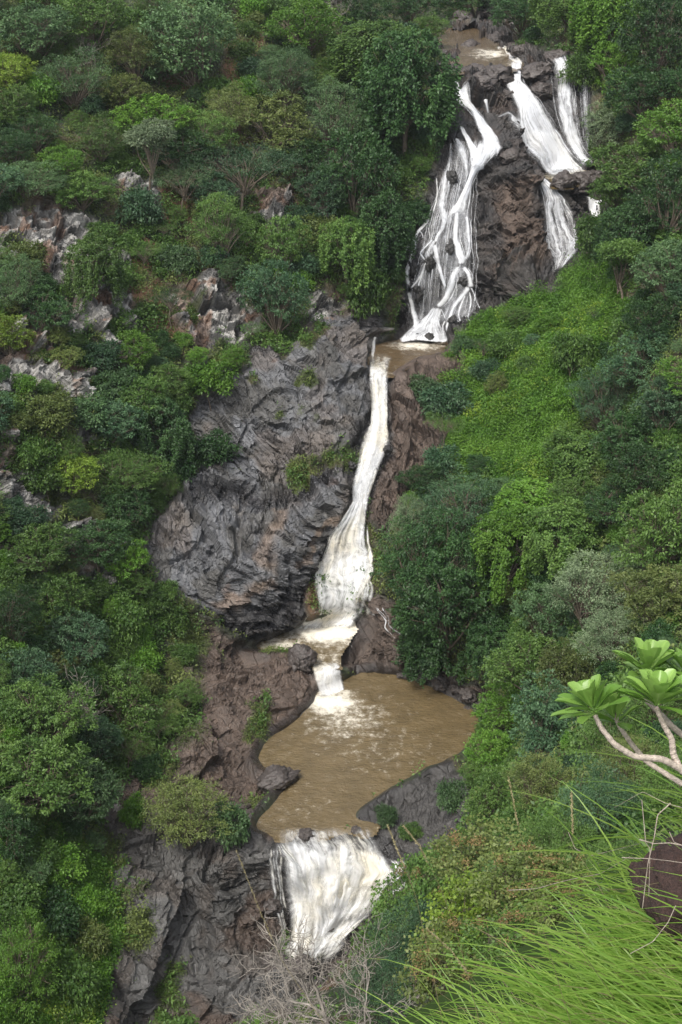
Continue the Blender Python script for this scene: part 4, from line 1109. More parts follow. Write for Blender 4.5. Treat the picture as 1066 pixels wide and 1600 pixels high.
TREES = [
 # left hill, from the top
 (300,66,165,165,'round','grey'),(478,42,130,120,'round','bright'),(242,180,150,95,'round','bright'),(448,125,125,120,'fine','grey'),(430,200,140,110,'round','olive'),
 (590,95,130,110,'vine','mid'),(640,160,150,200,'vine','dark'),(560,275,140,190,'round','dark'),(520,190,110,150,'fine','grey'),(385,285,150,120,'flat','blue'),(243,258,75,150,'tall','silver'),
 (425,460,110,150,'round','blue'),(345,360,110,140,'fine','mid'),(440,380,90,120,'round','mid'),(600,370,90,130,'vine','dark'),(540,400,90,120,'vine','mid'),(580,450,80,90,'shrub','mid'),
 (60,50,140,120,'round','grey'),(150,40,120,110,'round','mid'),(215,80,110,110,'fine','olive'),(20,110,80,90,'round','yellow'),(120,120,120,110,'fine','grey'),(60,190,110,90,'fine','dark'),(95,260,90,80,'round','bright'),
 (30,160,90,90,'round','mid'),(160,210,110,90,'fine','mid'),(200,140,90,80,'round','olive'),(130,300,110,80,'round','mid'),(50,290,110,80,'fine','grey'),(15,240,80,80,'round','dark'),(215,320,80,70,'shrub','blue'),
 (280,230,120,90,'round','dark'),(330,210,120,100,'fine','mid'),(360,170,90,100,'fine','olive'),(290,300,110,90,'flat','grey'),(330,290,100,90,'round','blue'),(500,310,80,100,'round','blue'),(470,260,90,110,'round','dark'),
 (30,440,110,110,'fine','grey'),(75,480,100,100,'round','dark'),(20,510,80,80,'round','yellow'),(150,430,80,130,'vine','mid'),(200,500,90,70,'shrub','mid'),(215,540,90,90,'round','bright'),(265,590,80,80,'round','mid'),
 (330,590,90,60,'shrub','bright'),(40,400,70,60,'shrub','olive'),(230,620,110,110,'round','mid'),(255,680,90,120,'vine','dark'),(180,660,100,90,'round','blue'),(130,640,80,60,'shrub','grey'),(190,740,120,90,'fine','mid'),
 (70,640,80,60,'shrub','olive'),(120,740,80,90,'round','yellow'),(200,800,100,80,'round','dark'),(60,860,120,90,'round','mid'),(150,850,110,90,'round','dark'),(205,870,80,90,'round','bright'),(100,930,110,90,'round','mid'),
 (30,960,110,120,'fine','dark'),(130,1000,120,100,'round','blue'),(50,1050,120,100,'round','blue'),(210,960,70,70,'shrub','mid'),(240,1020,70,60,'shrub','bright'),(200,1090,120,120,'round','mid'),(120,1080,90,90,'round','dark'),
 (60,1130,150,110,'round','mid'),(160,1150,100,100,'round','blue'),(50,1225,170,140,'round','mid'),(130,1240,130,120,'round','grey'),(20,1310,100,90,'round','dark'),(210,1260,50,50,'shrub','bright'),
 (100,1430,90,70,'shrub','dark'),(40,1500,150,120,'fine','bright'),(120,1530,90,90,'shrub','mid'),(90,1360,80,50,'shrub','bright'),(30,1400,90,60,'shrub','mid'),(140,1420,60,60,'shrub','bright'),
 (298,1262,150,130,'fine','olive'),(362,1275,65,85,'shrub','grey'),
 # top of the gorge and the right-hand side
 (570,30,90,110,'round','dark'),(640,10,90,90,'round','dark'),(740,-10,120,80,'round','dark'),(810,20,120,90,'round','dark'),(885,28,95,85,'vine','mid'),(950,30,120,130,'vine','bright'),(1030,60,130,170,'round','dark'),
 (900,110,70,70,'shrub','mid'),(955,110,120,100,'round','bright'),(1010,150,130,120,'round','dark'),(958,205,105,90,'round','silver'),(1050,200,130,130,'round','bright'),(1000,260,140,130,'round','mid'),(960,300,100,110,'round','mid'),
 (1050,310,130,150,'round','dark'),(985,370,120,120,'vine','dark'),(940,370,70,80,'shrub','mid'),(1040,420,120,120,'round','grey'),(965,440,80,150,'tall','mid'),(1030,500,120,110,'round','dark'),(1000,560,140,110,'round','blue'),
 (940,620,130,110,'fine','blue'),(1045,640,120,110,'round','blue'),(895,555,75,75,'shrub','mid'),(850,500,50,40,'shrub','bright'),(700,622,85,65,'shrub','blue'),(665,600,50,50,'shrub','grey'),(725,535,45,30,'shrub','grey'),
 (985,690,130,110,'round','dark'),(905,710,120,90,'vine','mid'),(1020,740,120,100,'round','dark'),
 (640,820,85,120,'fine','silver'),(720,790,130,130,'fine','blue'),(680,860,185,200,'dense','dark'),(705,940,180,150,'round','dark'),(745,900,90,130,'fine','dark'),(690,1010,110,110,'vine','dark'),(630,960,50,60,'shrub','mid'),
 (830,800,130,100,'vine','bright'),(800,870,120,140,'vine','bright'),(880,850,120,110,'vine','mid'),(900,780,110,80,'round','mid'),(1025,830,160,180,'round','mid'),(960,790,110,90,'round','dark'),
 (925,925,170,140,'fine','silver'),(850,960,120,110,'round','grey'),(1030,960,120,120,'round','olive'),(960,1010,120,110,'fine','silver'),(830,1040,140,110,'round','mid'),(770,1010,80,100,'vine','dark'),
 (890,1060,120,110,'round','olive'),(800,1100,120,80,'round','bright'),(850,1140,160,140,'round','blue'),(760,1170,100,90,'round','bright'),(770,1240,120,110,'round','mid'),(940,1140,130,120,'fine','mid'),
 (840,1230,130,110,'fine','olive'),(920,1260,160,140,'near','blue'),(1020,1090,130,120,'fine','mid'),(1040,1220,140,130,'near','mid'),(985,1190,120,110,'fine','olive'),
 (712,1250,50,60,'shrub','grey'),(604,1272,38,34,'shrub','grey'),(642,1298,38,26,'shrub','mid'),
 # the near slope at the lower right
 (740,1350,170,110,'big','olive'),(660,1400,170,110,'big','mid'),(800,1390,170,120,'big','olive'),(720,1450,180,130,'big','yellow'),(630,1480,150,130,'near','blue'),(860,1330,150,110,'near','mid'),(880,1420,140,110,'big','olive'),
 (690,1540,190,120,'big','olive'),(600,1570,140,100,'near','blue'),(800,1490,160,120,'big','mid'),(960,1370,130,110,'near','mid'),(395,1630,130,70,'near','bright'),
]
for T in TREES: put(*T)

# saplings and bushes filling the slopes between the larger trees
occ = [(T[0], T[1], max(T[2], T[3]) * .5) for T in TREES]
rng = np.random.default_rng(5)
free = BARE + m_green
cnt = 0
for _ in range(9000):
    x = rng.uniform(-25, 1090); y = rng.uniform(-15, 1560)
    if x > 420 and x < 640 and y > 470 and y < 1320: continue
    if y > 1300 and 150 < x < 640: continue
    if x > 640 and y > 1290: continue
    if 0 < x < 1066 and 0 < y < 1600 and field(BARE, x, y + 12) > .3: continue
    if field(m_green, x, y) > .2 and rng.uniform() < .9: continue
    if any(poly_sd(np.array([x]), np.array([y + 12.]), p)[0] > -14 for _, p, _ in WATERS): continue
    outside = x < -10 or x > 1076 or y < -20
    r = rng.uniform(16, 36) if not outside else rng.uniform(45, 75)
    if any((x - a) ** 2 + ((y - b) * 1.15) ** 2 < (r + .58 * c) ** 2 * .55 for a, b, c in occ): continue
    occ.append((x, y, r))
    hue = rng.choice(['mid', 'dark', 'grey', 'bright', 'olive', 'blue'], p=[.34, .16, .14, .14, .13, .09] if x < 600 else [.30, .26, .06, .16, .08, .14])
    form = rng.choice(['shrub', 'round', 'fine', 'flat'], p=[.62, .16, .16, .06]) if not outside else rng.choice(['round', 'fine'])
    put(x, y, r * 2.1, r * 1.7, form, hue)
    cnt += 1
    if cnt >= 290: break
print('PLANTS', len(PLACED), 'fill', cnt)

# rusty seed heads over the tops of some of the broad-leaved trees
for d_ in PLACED:
    if d_['form'] == 'big' and d_['hue'] in ('olive', 'mid'):
        cr_ = d_['o'].children[1] if d_['o'].children[1].name.startswith('crown') else d_['o'].children[0]
        vv_ = np.empty(len(cr_.data.vertices) * 3, np.float32); cr_.data.vertices.foreach_get('co', vv_); vv_ = vv_.reshape(-1, 3)
        r_ = np.random.default_rng(int(d_['cx'])); top_ = vv_[vv_[:, 2] > np.quantile(vv_[:, 2], .72)]
        c_ = top_[r_.integers(0, len(top_), 9)]
        ps_ = np.repeat(c_, 90, 0) + r_.normal(0, .17, (810, 3)) * np.array((1, 1, .7)) + np.array((0, 0, .12))
        V, F = leaves_at(r_, ps_, unit(r_.normal(0, 1, (810, 3)) + np.array((0, 0, .8))), .10, .05, .0)
        sm_ = mesh_np('seed_heads', V, F, [LM['rust']]); attr(sm_, 'tint', 'FLOAT', 'POINT', np.repeat(r_.uniform(0, 1, 810), 4))
        link('seed_heads', sm_, d_['o'])

# ground cover: leaf by leaf over the slopes, thickest where the ground is not bare
def cover(name, n, wgt, leafsz, hue, label, heap=1.0, seed=1, per=5, droop=.3, spread=.16, scale=.9):
    rng = np.random.default_rng(seed)
    wq = (wgt[:-1, :-1] * np.diff(AX)[None, :] * np.diff(AY)[:, None]).ravel()
    wq = wq / wq.sum()
    idx = rng.choice(len(wq), n, p=wq)
    nj = SHP[1] - 1
    j, i = idx // nj, idx % nj
    fx, fy = rng.uniform(0, 1, n), rng.uniform(0, 1, n)
    x = AX[i] + fx * np.diff(AX)[i]; y = AY[j] + fy * np.diff(AY)[j]
    G = bil(AX, AY, P1, x, y)
    hh = np.clip(fbm(G * scale, 3, 400 + seed) - .36, 0, 1) * 2.6 * heap
    pos = G + np.array((0, 0, 1)) * (hh * rng.uniform(.35, 1.0, n) + .03)[:, None]
    tl = fbm(G * .5, 3, 430 + seed)
    pos = np.repeat(pos, per, 0) + rng.normal(0, spread, (n * per, 3)) * np.array((1, 1, .6))
    out = unit(rng.normal(0, 1, (n * per, 3)) + np.array((0, -.4, .5)))
    V, F = leaves_at(rng, pos, out, leafsz[0], leafsz[1], droop)
    tint = np.clip(np.repeat((tl - .3) * 1.5, per) + rng.normal(0, .16, n * per), 0, 1)
    me = mesh_np(name, V, F, [LM[hue]])
    attr(me, 'tint', 'FLOAT', 'POINT', np.repeat(tint, 4))
    return tag(link(name, me), label, kind='stuff')
near_ok = sstep(34, 50, GY)
vis = near_ok * np.where((PX > -150) & (PX < 1200) & (PY > -120) & (PY < 1640), 1.0, .10)
open_ = np.clip(1 - BARE, 0, 1) ** 2 * (1 - calmpool) * vis * np.where((PX > 480) & (PY > 1500), .1, 1)
for nm, poly, lv in WATERS: open_ = open_ * sstep(-3, -12, PSD[nm])
hilln = fbm(flat * .25 + 3, 4, 61).reshape(SHP)
low_green = region(GREEN_LOW, 14)
cover('undergrowth', 120000, open_ * (1 - m_green) * sstep(.62, .40, hilln) * (1 - low_green), (.26, .13), 'mid', 'mixed green undergrowth covering the gorge sides', 1.5, 1)
cover('undergrowth', 50000, open_ * (1 - m_green) * sstep(.40, .60, hilln) * (1 - low_green), (.26, .11), 'olive', 'olive scrub and dry grass between the trees', 1.2, 2)
cover('creepers', 95000, open_ * np.clip(m_green + low_green, 0, 1), (.17, .10), 'bright', 'bright green creeping plants blanketing the open slopes', .9, 3, spread=.2)
cover('creepers', 9000, open_ * np.clip(m_green + low_green * .8, 0, 1) * sstep(.45, .6, hilln), (.17, .10), 'yellow', 'yellow green patches in the creeping plants', .92, 4)
cover('moss', 12000, ROCK * patch * vis * (1 - calmpool), (.16, .06), 'olive', 'small tufts growing in the cracks of the rock', .25, 5, scale=2)

# ------------------------------------------------------------------ the viewer's own bank
def at(px, py, t):
    px, py, t = np.broadcast_arrays(np.asarray(px, float), np.asarray(py, float), np.asarray(t, float))
    yu = (800 - py) / FPX
    return np.stack([(px - 533) / FPX * t, t * (CP + yu * SP), CAMZ - t * (SP - yu * CP)], -1)
def bank_z(x, y):
    z = 60.31 + .85 * (x - .85) - .10 * (y - 2.6)
    z = z - 1.0 * np.maximum(0, y - 3.3) ** 1.0 - .9 * np.maximum(0, .25 - x) ** 1.15
    return z
M_SOIL = rock_like('bank_soil', None, (.035, .060, .016), 1.0, 6, .02)
M_SOIL.node_tree.nodes['Principled BSDF'].inputs['Specular IOR Level'].default_value = .05
bx_ = np.concatenate([np.linspace(-14, -1, 14), np.linspace(-.9, 3, 60), np.linspace(3.3, 16, 14)])
by_ = np.concatenate([np.linspace(-3, 1, 6), np.linspace(1.1, 5, 50), np.linspace(5.4, 26, 24)])
X_, Y_ = np.meshgrid(bx_, by_)
Z_ = bank_z(X_, Y_) + (fbm(np.stack([X_ * 2, Y_ * 2, 0 * X_], -1).reshape(-1, 3), 4, 500).reshape(X_.shape) - .5) * .12
Z_ = np.maximum(Z_, 28 + .0 * X_)
me = mesh_np('grassy_bank', np.stack([X_, Y_, Z_], -1).reshape(-1, 3), grid_faces(*X_.shape)[:, ::-1], [M_SOIL])
tag(link('bank_ground', me), 'steep grassy bank at the viewer\'s feet', kind='structure')

def grass(name, n, seed, xr, yr, ln, wd, hue, label, leanx=-.55, dens=None):
    rng = np.random.default_rng(seed)
    x = rng.uniform(*xr, n); y = rng.uniform(*yr, n)
    if dens is not None:
        k = dens(x, y) > rng.uniform(0, 1, n); x, y = x[k], y[k]; n = len(x)
    # blades stand in tufts
    tc = rng.integers(0, max(1, n // 14), n)
    tx = rng.uniform(*xr, n // 14 + 1)[tc]; ty = rng.uniform(*yr, n // 14 + 1)[tc]
    x = x * .45 + tx * .55 if dens is None else x; y = y * .45 + ty * .55 if dens is None else y
    tl = rng.normal(0, .55, (n // 14 + 1, 2))[tc]
    base = np.stack([x, y, bank_z(x, y) - .02], -1)
    d = unit(np.stack([leanx + tl[:, 0] * .8 + rng.normal(0, .34, n), tl[:, 1] * .9 + rng.normal(-.05, .34, n), np.full(n, 1.15)], -1))
    Ls = ln * rng.uniform(.55, 1.25, n); Ws = wd * rng.uniform(.6, 1.25, n)
    SEG = 8
    p = base.copy(); V = []
    bendk = rng.uniform(.05, .30, n)
    for s_ in range(SEG + 1):
        side = unit(np.cross(d, np.array((.25, -1.0, .35)))) 
        wv = Ws * (1 - (s_ / SEG) ** 2.2) * .5 + .0002
        V.append(np.stack([p - side * wv[:, None], p + side * wv[:, None]], 1))
        p = p + d * (Ls / SEG)[:, None]
        d = unit(d + np.array((0, 0, -1)) * (bendk * (.4 + s_ / SEG))[:, None] + np.array((-.05, 0, 0)) + rng.normal(0, .02, (n, 3)))
    V = np.stack(V, 1).reshape(-1, 3)        # n, SEG+1, 2
    b = (np.arange(n) * (SEG + 1) * 2)[:, None] + np.arange(SEG)[None] * 2
    F = np.stack([b, b + 1, b + 3, b + 2], -1).reshape(-1, 4)
    tint = np.clip(rng.beta(2, 2.5, n), 0, 1)
    me = mesh_np(name, V, F, [hue])
    attr(me, 'tint', 'FLOAT', 'POINT', np.repeat(tint, (SEG + 1) * 2))
    return tag(link(name, me), label, kind='stuff')
M_GRASS = leaf_mat('fresh_grass', (.095, .210, .028), (.270, .390, .080), .38, .42)
M_DRYG = leaf_mat('dry_grass', (.15, .13, .06), (.27, .235, .13), .25, .6)
grass('grass', 13000, 1, (.10, 2.0), (1.5, 3.2), .42, .0068, M_GRASS, 'long bright green grass bending over the bank in front')
grass('grass', 1500, 2, (.45, 2.0), (1.7, 3.2), .56, .0070, M_GRASS, 'long arching blades rising above the shorter grass', -.9)
grass('grass', 5000, 5, (.12, 1.9), (1.6, 3.2), .26, .0095, M_GRASS, 'short broad green blades low in the grass of the bank', -.2)
grass('grass', 110, 6, (1.0, 1.7), (2.7, 3.7), .62, .0060, M_GRASS, 'long blades reaching out from the right edge above the brown boulder', -1.3)
grass('dry_grass', 700, 3, (.2, 1.9), (1.6, 3.2), .5, .003, M_DRYG, 'thin straw coloured stalks among the green grass', -.7)

# the fleshy-leaved shrub at the right edge
M_SPOON = leaf_mat('fleshy_leaves', (.110, .225, .035), (.270, .430, .105), .30, .34, .1)
M_STEM = rock_like('ringed_pale_bark', None, (.40, .34, .29), .8, 60, .004)
def spoon(length, width, cup, nrow=15, ncol=9):
    u = np.linspace(0, 1, nrow); v = np.linspace(-1, 1, ncol)
    wv = width * .5 * (.10 + .90 * np.sin(np.clip(u ** 1.55, 0, 1) * math.pi * .86) ** .8) * np.where(u > .93, .62, 1)
    wv[-1] *= .45
    y = v[None] * wv[:, None]; x = np.broadcast_to((u * length)[:, None], y.shape)
    z = cup * (np.abs(v)[None] ** 1.4) * wv[:, None] * .9 - .10 * length * (u ** 2)[:, None] + .015 * length * np.sin(u * 9)[:, None] * v[None]
    return np.stack([x, y, z], -1).reshape(-1, 3), grid_faces(nrow, ncol)
def rosette(c, axis, n, seed, ln=.115):
    rng = np.random.default_rng(seed)
    axis = unit(np.array(axis, float)); a = unit(np.cross(axis, (0.3, .9, .1))); b = np.cross(axis, a)
    V, F, T, k = [], [], [], 0
    for i in range(n):
        f = i / (n - 1)
        an = i * 2.39996 + rng.normal(0, .15); op = R(22 + 58 * f + rng.normal(0, 9))
        rad_ = a * math.cos(an) + b * math.sin(an)
        d = unit(axis * math.cos(op) + rad_ * math.sin(op))
        up = unit(axis * math.sin(op) - rad_ * math.cos(op)); sd_ = np.cross(up, d)
        v_, f_ = spoon(ln * (.62 + .45 * min(1, f * 1.6)) * rng.uniform(.88, 1.1), ln * .40 * rng.uniform(.85, 1.1), rng.uniform(.25, .6))
        st = np.array(c) + axis * (.026 * (1 - f) - .006) + rad_ * .006
        V.append(st + v_[:, :1] * d + v_[:, 1:2] * sd_ + v_[:, 2:] * up); F.append(f_ + k); k += len(v_)
        rib_ = np.tile(np.exp(-(np.linspace(-1, 1, 9) / .12) ** 2) * .35, 15)
        T.append(np.clip(.62 - .5 * f + rng.normal(0, .2) + rib_, 0, 1))
    me = mesh_np('leaf_rosette', np.concatenate(V), np.concatenate(F), [M_SPOON])
    attr(me, 'tint', 'FLOAT', 'POINT', np.concatenate(T))
    return me
plant = bpy.data.objects.new('fleshy_leaved_shrub', None); COL.objects.link(plant)
pb = at(1100, 1232, 3.45); plant.location = pb
tag(plant, 'pale stemmed shrub with rosettes of thick spoon shaped leaves overhanging the grass', 'shrub')
T0 = 3.4
def stem(pl, r0, r1, t=T0, sides=10):
    pl = np.array(pl, float)
    tt = np.linspace(0, 1, len(pl)); q = np.linspace(0, 1, 80)
    px = np.interp(q, tt, pl[:, 0]); py = np.interp(q, tt, pl[:, 1]); td = np.interp(q, tt, pl[:, 2]) if pl.shape[1] > 2 else t
    for _ in range(4): px[1:-1] = (px[:-2] + 2 * px[1:-1] + px[2:]) / 4; py[1:-1] = (py[:-2] + 2 * py[1:-1] + py[2:]) / 4
    P = at(px, py, td)
    rr = np.linspace(r0, r1, 80) * (1 + .09 * (np.arange(80) % 3 == 0) + .05 * np.sin(np.arange(80) * .9))
    V, F = tubes([(P, rr)], sides)
    return V, F
def sub_stem(pl, r0, r1):
    V, F = stem(pl, r0, r1)
    me = mesh_np('branch', V - pb, F, [M_STEM]); return link('branch', me, plant)
sub_stem([(1110, 1245, 3.45), (1062, 1200, 3.42), (1035, 1186, 3.4), (990, 1182, 3.38), (960, 1163, 3.36), (940, 1138, 3.35), (930, 1118, 3.35)], .0095, .0055)
sub_stem([(1062, 1200, 3.42), (1052, 1178, 3.42), (1050, 1155, 3.41), (1037, 1132, 3.40), (1026, 1106, 3.38)], .0085, .006)
sub_stem([(1090, 1165, 3.5), (1062, 1145, 3.48), (1045, 1130, 3.46), (1035, 1118, 3.5), (1000, 1085, 3.52)], .008, .006)
sub_stem([(1066, 1225, 3.55), (1010, 1190, 3.55), (985, 1160, 3.52), (968, 1135, 3.5), (960, 1115, 3.48)], .007, .005)
for c, ax_, n, sd_, ln in [((928, 1112, 3.35), (-.35, .30, .9), 22, 1, .090), ((1026, 1100, 3.37), (.05, .28, .95), 24, 2, .094), ((1012, 1052, 3.50), (.10, .3, .9), 20, 3, .094), ((962, 1128, 3.48), (-.25, .6, .8), 16, 4, .082), ((1075, 1060, 3.5), (.25, .5, .9), 18, 5, .092)]:
    me = rosette(at(*c) - pb, ax_, n, sd_, ln)
    link('leaf_rosette', me, plant)

# brown boulder in the grass
bo = link('boulder', boulder_mesh('boulder_near', 5, 6, .62))
bo.data.materials.append(M_BROWNB)
bo.location = at(1112, 1400, 3.75); bo.scale = (.14, .18, .16); bo.rotation_euler = (0, 0, 1.0)
tag(bo, 'dark reddish brown boulder half sunk in the grass at the right edge', 'boulder')

# dry stems and seed stalks
M_DRY = rock_like('dry_stems', None, (.27, .23, .19), .85, 30, .004)
def dry(pl, r0, r1, label):
    pl = [tuple(v + random.uniform(-5, 5) * (0 < i_ < len(pl) - 1) if c_ < 2 else v for c_, v in enumerate(q_)) for i_, q_ in enumerate(pl)]
    V, F = stem(pl, r0 * .62, r1 * .62, sides=5)
    o = link('dry_stem', mesh_np('dry_stem', V, F, [M_DRY])); tag(o, label, 'dry stem', 'dry stems around the brown boulder')
dry([(1048, 1255, 3.5), (1030, 1275, 3.5), (1018, 1310, 3.5), (1012, 1350, 3.52), (1004, 1420, 3.56)], .0028, .0018, 'thickest pale dry stem hanging down across the front of the brown boulder')
dry([(1000, 1312, 3.6), (1025, 1316, 3.55), (1050, 1322, 3.5), (1090, 1326, 3.5)], .0030, .002, 'pale dry stem lying level across the upper part of the brown boulder')
dry([(972, 1340, 3.6), (1010, 1342, 3.55), (1050, 1350, 3.5), (1090, 1352, 3.5)], .002, .0012, 'thin dry stem crossing the middle of the brown boulder')
dry([(1003, 1250, 3.7), (1008, 1318, 3.6), (1016, 1330, 3.55), (1014, 1400, 3.55)], .0018, .0012, 'thin dry stem kinked at the left shoulder of the brown boulder')
dry([(1066, 1262, 3.4), (1040, 1252, 3.45), (1000, 1240, 3.5), (960, 1262, 3.6)], .0016, .0008, 'hair thin dry stem arching over the grass above the brown boulder')
dry([(1046, 1300, 3.45), (1058, 1312, 3.45), (1080, 1326, 3.45)], .0022, .0012, 'short slanting dry twig on the face of the brown boulder')
dry([(795, 1391, 4.4), (840, 1386, 4.3), (890, 1376, 4.2), (935, 1362, 4.1), (985, 1338, 3.9)], .0022, .0010, 'long thin grey twig reaching out left from the brown boulder over the bushes')
dry([(888, 1300, 4.4), (900, 1330, 4.4), (925, 1335, 4.3), (960, 1332, 4.2), (1000, 1318, 3.9)], .0018, .0010, 'curved grey twig above the long thin one left of the brown boulder')
dry([(1056, 1415, 3.3), (1048, 1440, 3.3), (1020, 1470, 3.3), (985, 1490, 3.3)], .0018, .0012, 'dark bent twig in the grass below the brown boulder')
def stalk(pl, label, head=.35, r=.0007):
    root = bpy.data.objects.new('seed_stalk', None); COL.objects.link(root)
    b0 = at(*pl[0]); root.location = b0
    V, F = stem(pl, r, r * .5, sides=5)
    link('stalk', mesh_np('stalk', V - b0, F, [M_DRYG]), root)
    pl = np.array(pl, float); q = np.linspace(1 - head, 1, 60); tt = np.linspace(0, 1, len(pl))
    P = at(np.interp(q, tt, pl[:, 0]), np.interp(q, tt, pl[:, 1]), np.interp(q, tt, pl[:, 2])) - b0
    rg = np.random.default_rng(int(pl[0, 0]))
    P = np.repeat(P, 4, 0); o_ = unit(rg.normal(0, 1, P.shape))
    ax_ = unit(np.repeat(np.gradient(P[::4], axis=0), 4, 0))
    V, F = leaves_at(rg, P, unit(ax_ + o_ * .6), .008, .0024, .1, .3, .2)
    hd = mesh_np('seed_head', V, F, [M_DRYG]); attr(hd, 'tint', 'FLOAT', 'POINT', np.repeat(rg.uniform(.3, 1, len(P)), 4))
    link('seed_head', hd, root)
    tag(root, label, 'grass stalk', 'grass seed stalks over the bushes')
stalk([(800, 1620, 3.3), (770, 1580, 3.4), (738, 1530, 3.5), (705, 1485, 3.6), (668, 1452, 3.7)], 'grass stalk with the palest feathery seed head in front of the yellow bushes', .45)
stalk([(700, 1640, 3.4), (672, 1500, 3.7), (650, 1400, 3.9), (622, 1330, 4.0), (606, 1290, 4.1)], 'tall seed stalk standing in front of the right side of the lowest fall', .35)
stalk([(760, 1640, 3.4), (720, 1480, 3.6), (690, 1390, 3.8), (655, 1320, 4.0), (630, 1290, 4.1)], 'tall seed stalk crossing the dark rock slab at the pool outlet', .35)
stalk([(960, 1560, 3.2), (905, 1480, 3.5), (890, 1400, 3.7), (896, 1320, 3.9), (893, 1240, 4.0)], 'upright thin grass stalk left of the brown boulder', .2)
stalk([(905, 1640, 3.2), (880, 1560, 3.4), (845, 1440, 3.7), (810, 1290, 4.0), (795, 1215, 4.2)], 'tall leaning stalk rising over the grey bushes in the middle right', .25)
stalk([(560, 1700, 3.8), (500, 1590, 4.0), (440, 1500, 4.2), (405, 1420, 4.4), (370, 1330, 4.6)], 'tall seed stalk left of the bare grey tree against the dark rock', .4)

# bare trees
M_GREYTWIG = rock_like('grey_twigs', None, (.21, .19, .165), .85, 4, .02)
DEAD = [make_bare('bare_branches', s, 1.0, .013, 5, .62) for s in (3, 8, 12)]
def dead(px, py, hpx, label, v, wf=1.0, rz=0, Y=None, name='dead_tree', grp='bare grey trees'):
    G = ground(px, py) if Y is None else place(px, py, Y)
    t = to_px(G)[2]; h = hpx / FPX * t / math.cos(math.atan2(CAMZ - G[2], G[1]))
    o = link(name, DEAD[v]); o.location = G; o.scale = (h * wf, h * wf, h); o.rotation_euler = (0, 0, rz)
    if not o.data.materials: o.data.materials.append(M_GREYTWIG)
    tag(o, label, 'dead tree', grp)
dead(505, 1625, 165, 'wide bare grey tree in front of the foot of the lowest waterfall', 0, 1.0, .3)
dead(425, 1640, 130, 'smaller bare grey tree left of the wide bare one at the bottom', 1, 1.0, 1.3)
dead(575, 1640, 150, 'smaller bare grey tree right of the wide bare one at the bottom', 2, 1.0, 2.0)
dead(115, 1150, 110, 'pale leafless tree standing among the green trees on the left bank', 1, 1.0, .5)
dead(832, 905, 95, 'leafless pale branches sticking out of the creepers on the right slope', 2, 1.2, 1.5)
dead(530, 60, 95, 'pale forked bare trunk at the top of the gorge left of the river', 0, .7, .9)
dead(150, 110, 80, 'grey leafless tree high on the left slope', 2, 1.1, 2.5)
dead(505, 360, 70, 'grey leafless tree on the slope left of the branching cascade', 1, 1.0, 3.5)


# ------------------------------------------------------------------ labels: which plant is which
MARKS = [(725,55,'the river above the falls'),(850,170,'the fanning upper fall'),(690,330,'the branching cascade'),(690,480,'the cascade foot'),(790,380,'the big brown block'),(890,380,'the lacy side cascade'),
 (740,560,'the upper green slope'),(790,680,'the lower green slope'),(590,620,'the chute'),(420,640,'the grey rock face'),(340,860,'the lower grey rock slab'),(320,480,'the upper pale outcrop'),
 (70,385,'the long pale outcrop'),(205,310,'the small pale outcrop'),(430,350,'the red soil'),(130,650,'the mid slope pale rocks'),(50,745,'the left edge pale rocks'),(530,880,'the middle waterfall'),
 (580,1150,'the brown pool'),(720,1090,'the far pool corner'),(350,1080,'the brown left bank'),(640,1260,'the dark outlet slab'),(530,1400,'the lowest waterfall'),(280,1470,'the lower left rock'),(70,1420,'the low creeper patch'),
 (960,1110,'the fleshy leaved shrub'),(1040,1370,'the brown boulder'),(860,1560,'the front grass'),(330,90,'the large grey upper tree'),(20,60,'the top left corner'),(1050,60,'the top right corner'),
 (680,890,'the dense pool tree'),(925,925,'the large silvery tree'),(50,1225,'the big left tree'),(505,1560,'the bare grey tree'),(1030,640,'the right edge thicket'),(200,1000,'the brown bank thicket')]
HUEW = {'mid': 'mid green', 'dark': 'dark green', 'grey': 'grey green', 'bright': 'bright green', 'olive': 'olive green', 'blue': 'blue green', 'silver': 'silvery', 'yellow': 'yellow green'}
FORMW = {'round': 'round crowned tree', 'fine': 'fine leaved tree', 'flat': 'flat spreading tree', 'vine': 'creeper draped tree', 'tall': 'slender tree', 'dense': 'dense tree', 'shrub': 'bush', 'big': 'broad leaved tree', 'near': 'feathery tree'}
ORD = ['first', 'second', 'third', 'fourth', 'fifth', 'sixth', 'seventh', 'eighth', 'ninth', 'tenth', 'eleventh', 'twelfth']
def rel(dx, dy):
    if math.hypot(dx, dy) < 26: return 'beside'
    a = math.degrees(math.atan2(-dy, dx)) % 360
    return ['right of', 'above right of', 'above', 'above left of', 'left of', 'below left of', 'below', 'below right of'][int((a + 22.5) // 45) % 8]
groups = {}
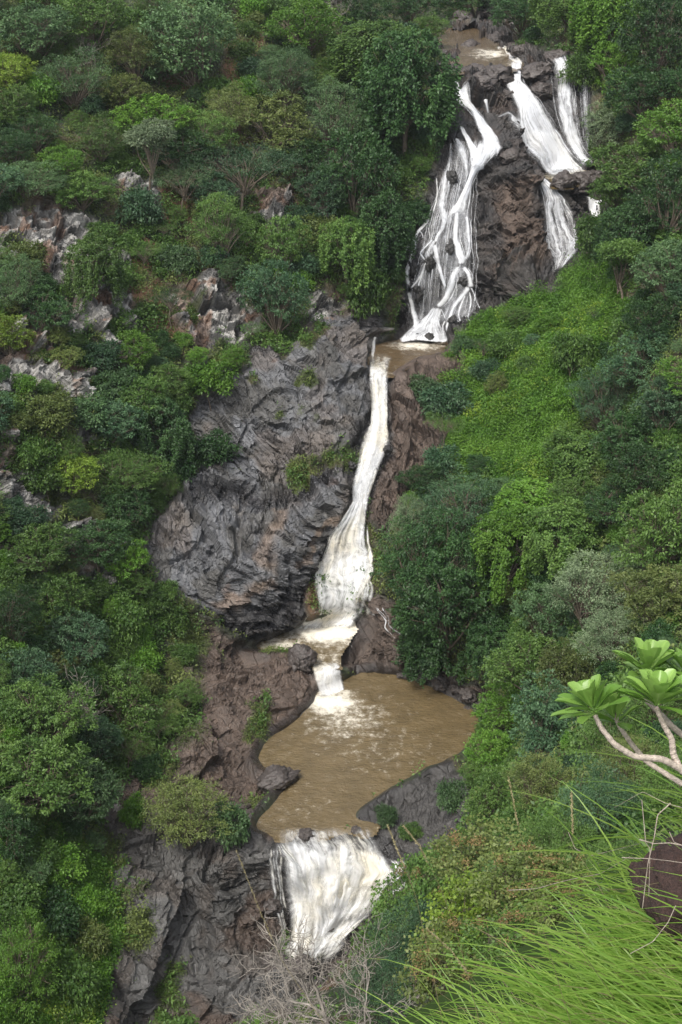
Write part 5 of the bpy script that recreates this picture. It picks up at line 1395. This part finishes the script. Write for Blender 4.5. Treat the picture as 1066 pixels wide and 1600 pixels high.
for d in PLACED:
    best = min(MARKS, key=lambda m: math.hypot(m[0] - d['cx'], m[1] - d['cy']) + (0 if math.hypot(m[0] - d['cx'], m[1] - d['cy']) > 12 else 500))
    size = 'small' if d['w'] < 52 else ('large' if d['w'] >= 118 else '')
    fw = FORMW[d['form']]
    d['desc'] = f"{size}{' ' if size else ''}{HUEW[d['hue']]} {fw}"
    d['where'] = f"{rel(d['cx'] - best[0], d['cy'] - best[1])} {best[2]}"
    groups.setdefault((d['desc'], d['where']), []).append(d)
for (ds, wh), mem in groups.items():
    mem.sort(key=lambda d: d['cx'])
    for i, d in enumerate(mem):
        if len(mem) == 1: lb = f'{ds} {wh}'
        elif len(mem) == 2: lb = f"{ds} {wh}, {'left' if i == 0 else 'right'} of two"
        else: lb = f'{ORD[min(i, 11)]} {ds} from left, {wh}'
        lb = lb if len(lb.split()) <= 16 else lb.replace(' crowned', '').replace(' leaved', ' leafed' if False else '')
        side = 'left' if d['cx'] < 560 else 'right'
        near_ = d['form'] in ('big', 'near')
        bush = d['form'] == 'shrub'
        tag(d['o'], lb, 'bush' if bush else 'tree', ('trees on the near slope at the lower right' if near_ else f"{'bushes' if bush else 'trees'} on the {side} slope of the gorge"))

for d in PLACED:
    if len(d['o']['label'].split()) > 16: print('LONG', d['o']['label'])


# ------------------------------------------------------------------ the damp air of the gorge
hb = mesh_np('haze', [(-160, -20, -40), (160, -20, -40), (160, 290, -40), (-160, 290, -40), (-160, -20, 150), (160, -20, 150), (160, 290, 150), (-160, 290, 150)],
             [(0, 3, 2, 1), (4, 5, 6, 7), (0, 1, 5, 4), (1, 2, 6, 5), (2, 3, 7, 6), (3, 0, 4, 7)], smooth=False)
hm = bpy.data.materials.new('thin_haze'); hm.use_nodes = True
ht = hm.node_tree; ht.nodes.clear()
hv = ht.nodes.new('ShaderNodeVolumePrincipled'); hv.inputs['Color'].default_value = (.86, .92, 1, 1); hv.inputs['Density'].default_value = .00012; hv.inputs['Anisotropy'].default_value = .2
hoo = ht.nodes.new('ShaderNodeOutputMaterial'); ht.links.new(hv.outputs[0], hoo.inputs['Volume'])
hb.materials.append(hm)
tag(link('haze', hb), 'thin pale haze in the gorge', kind='stuff')
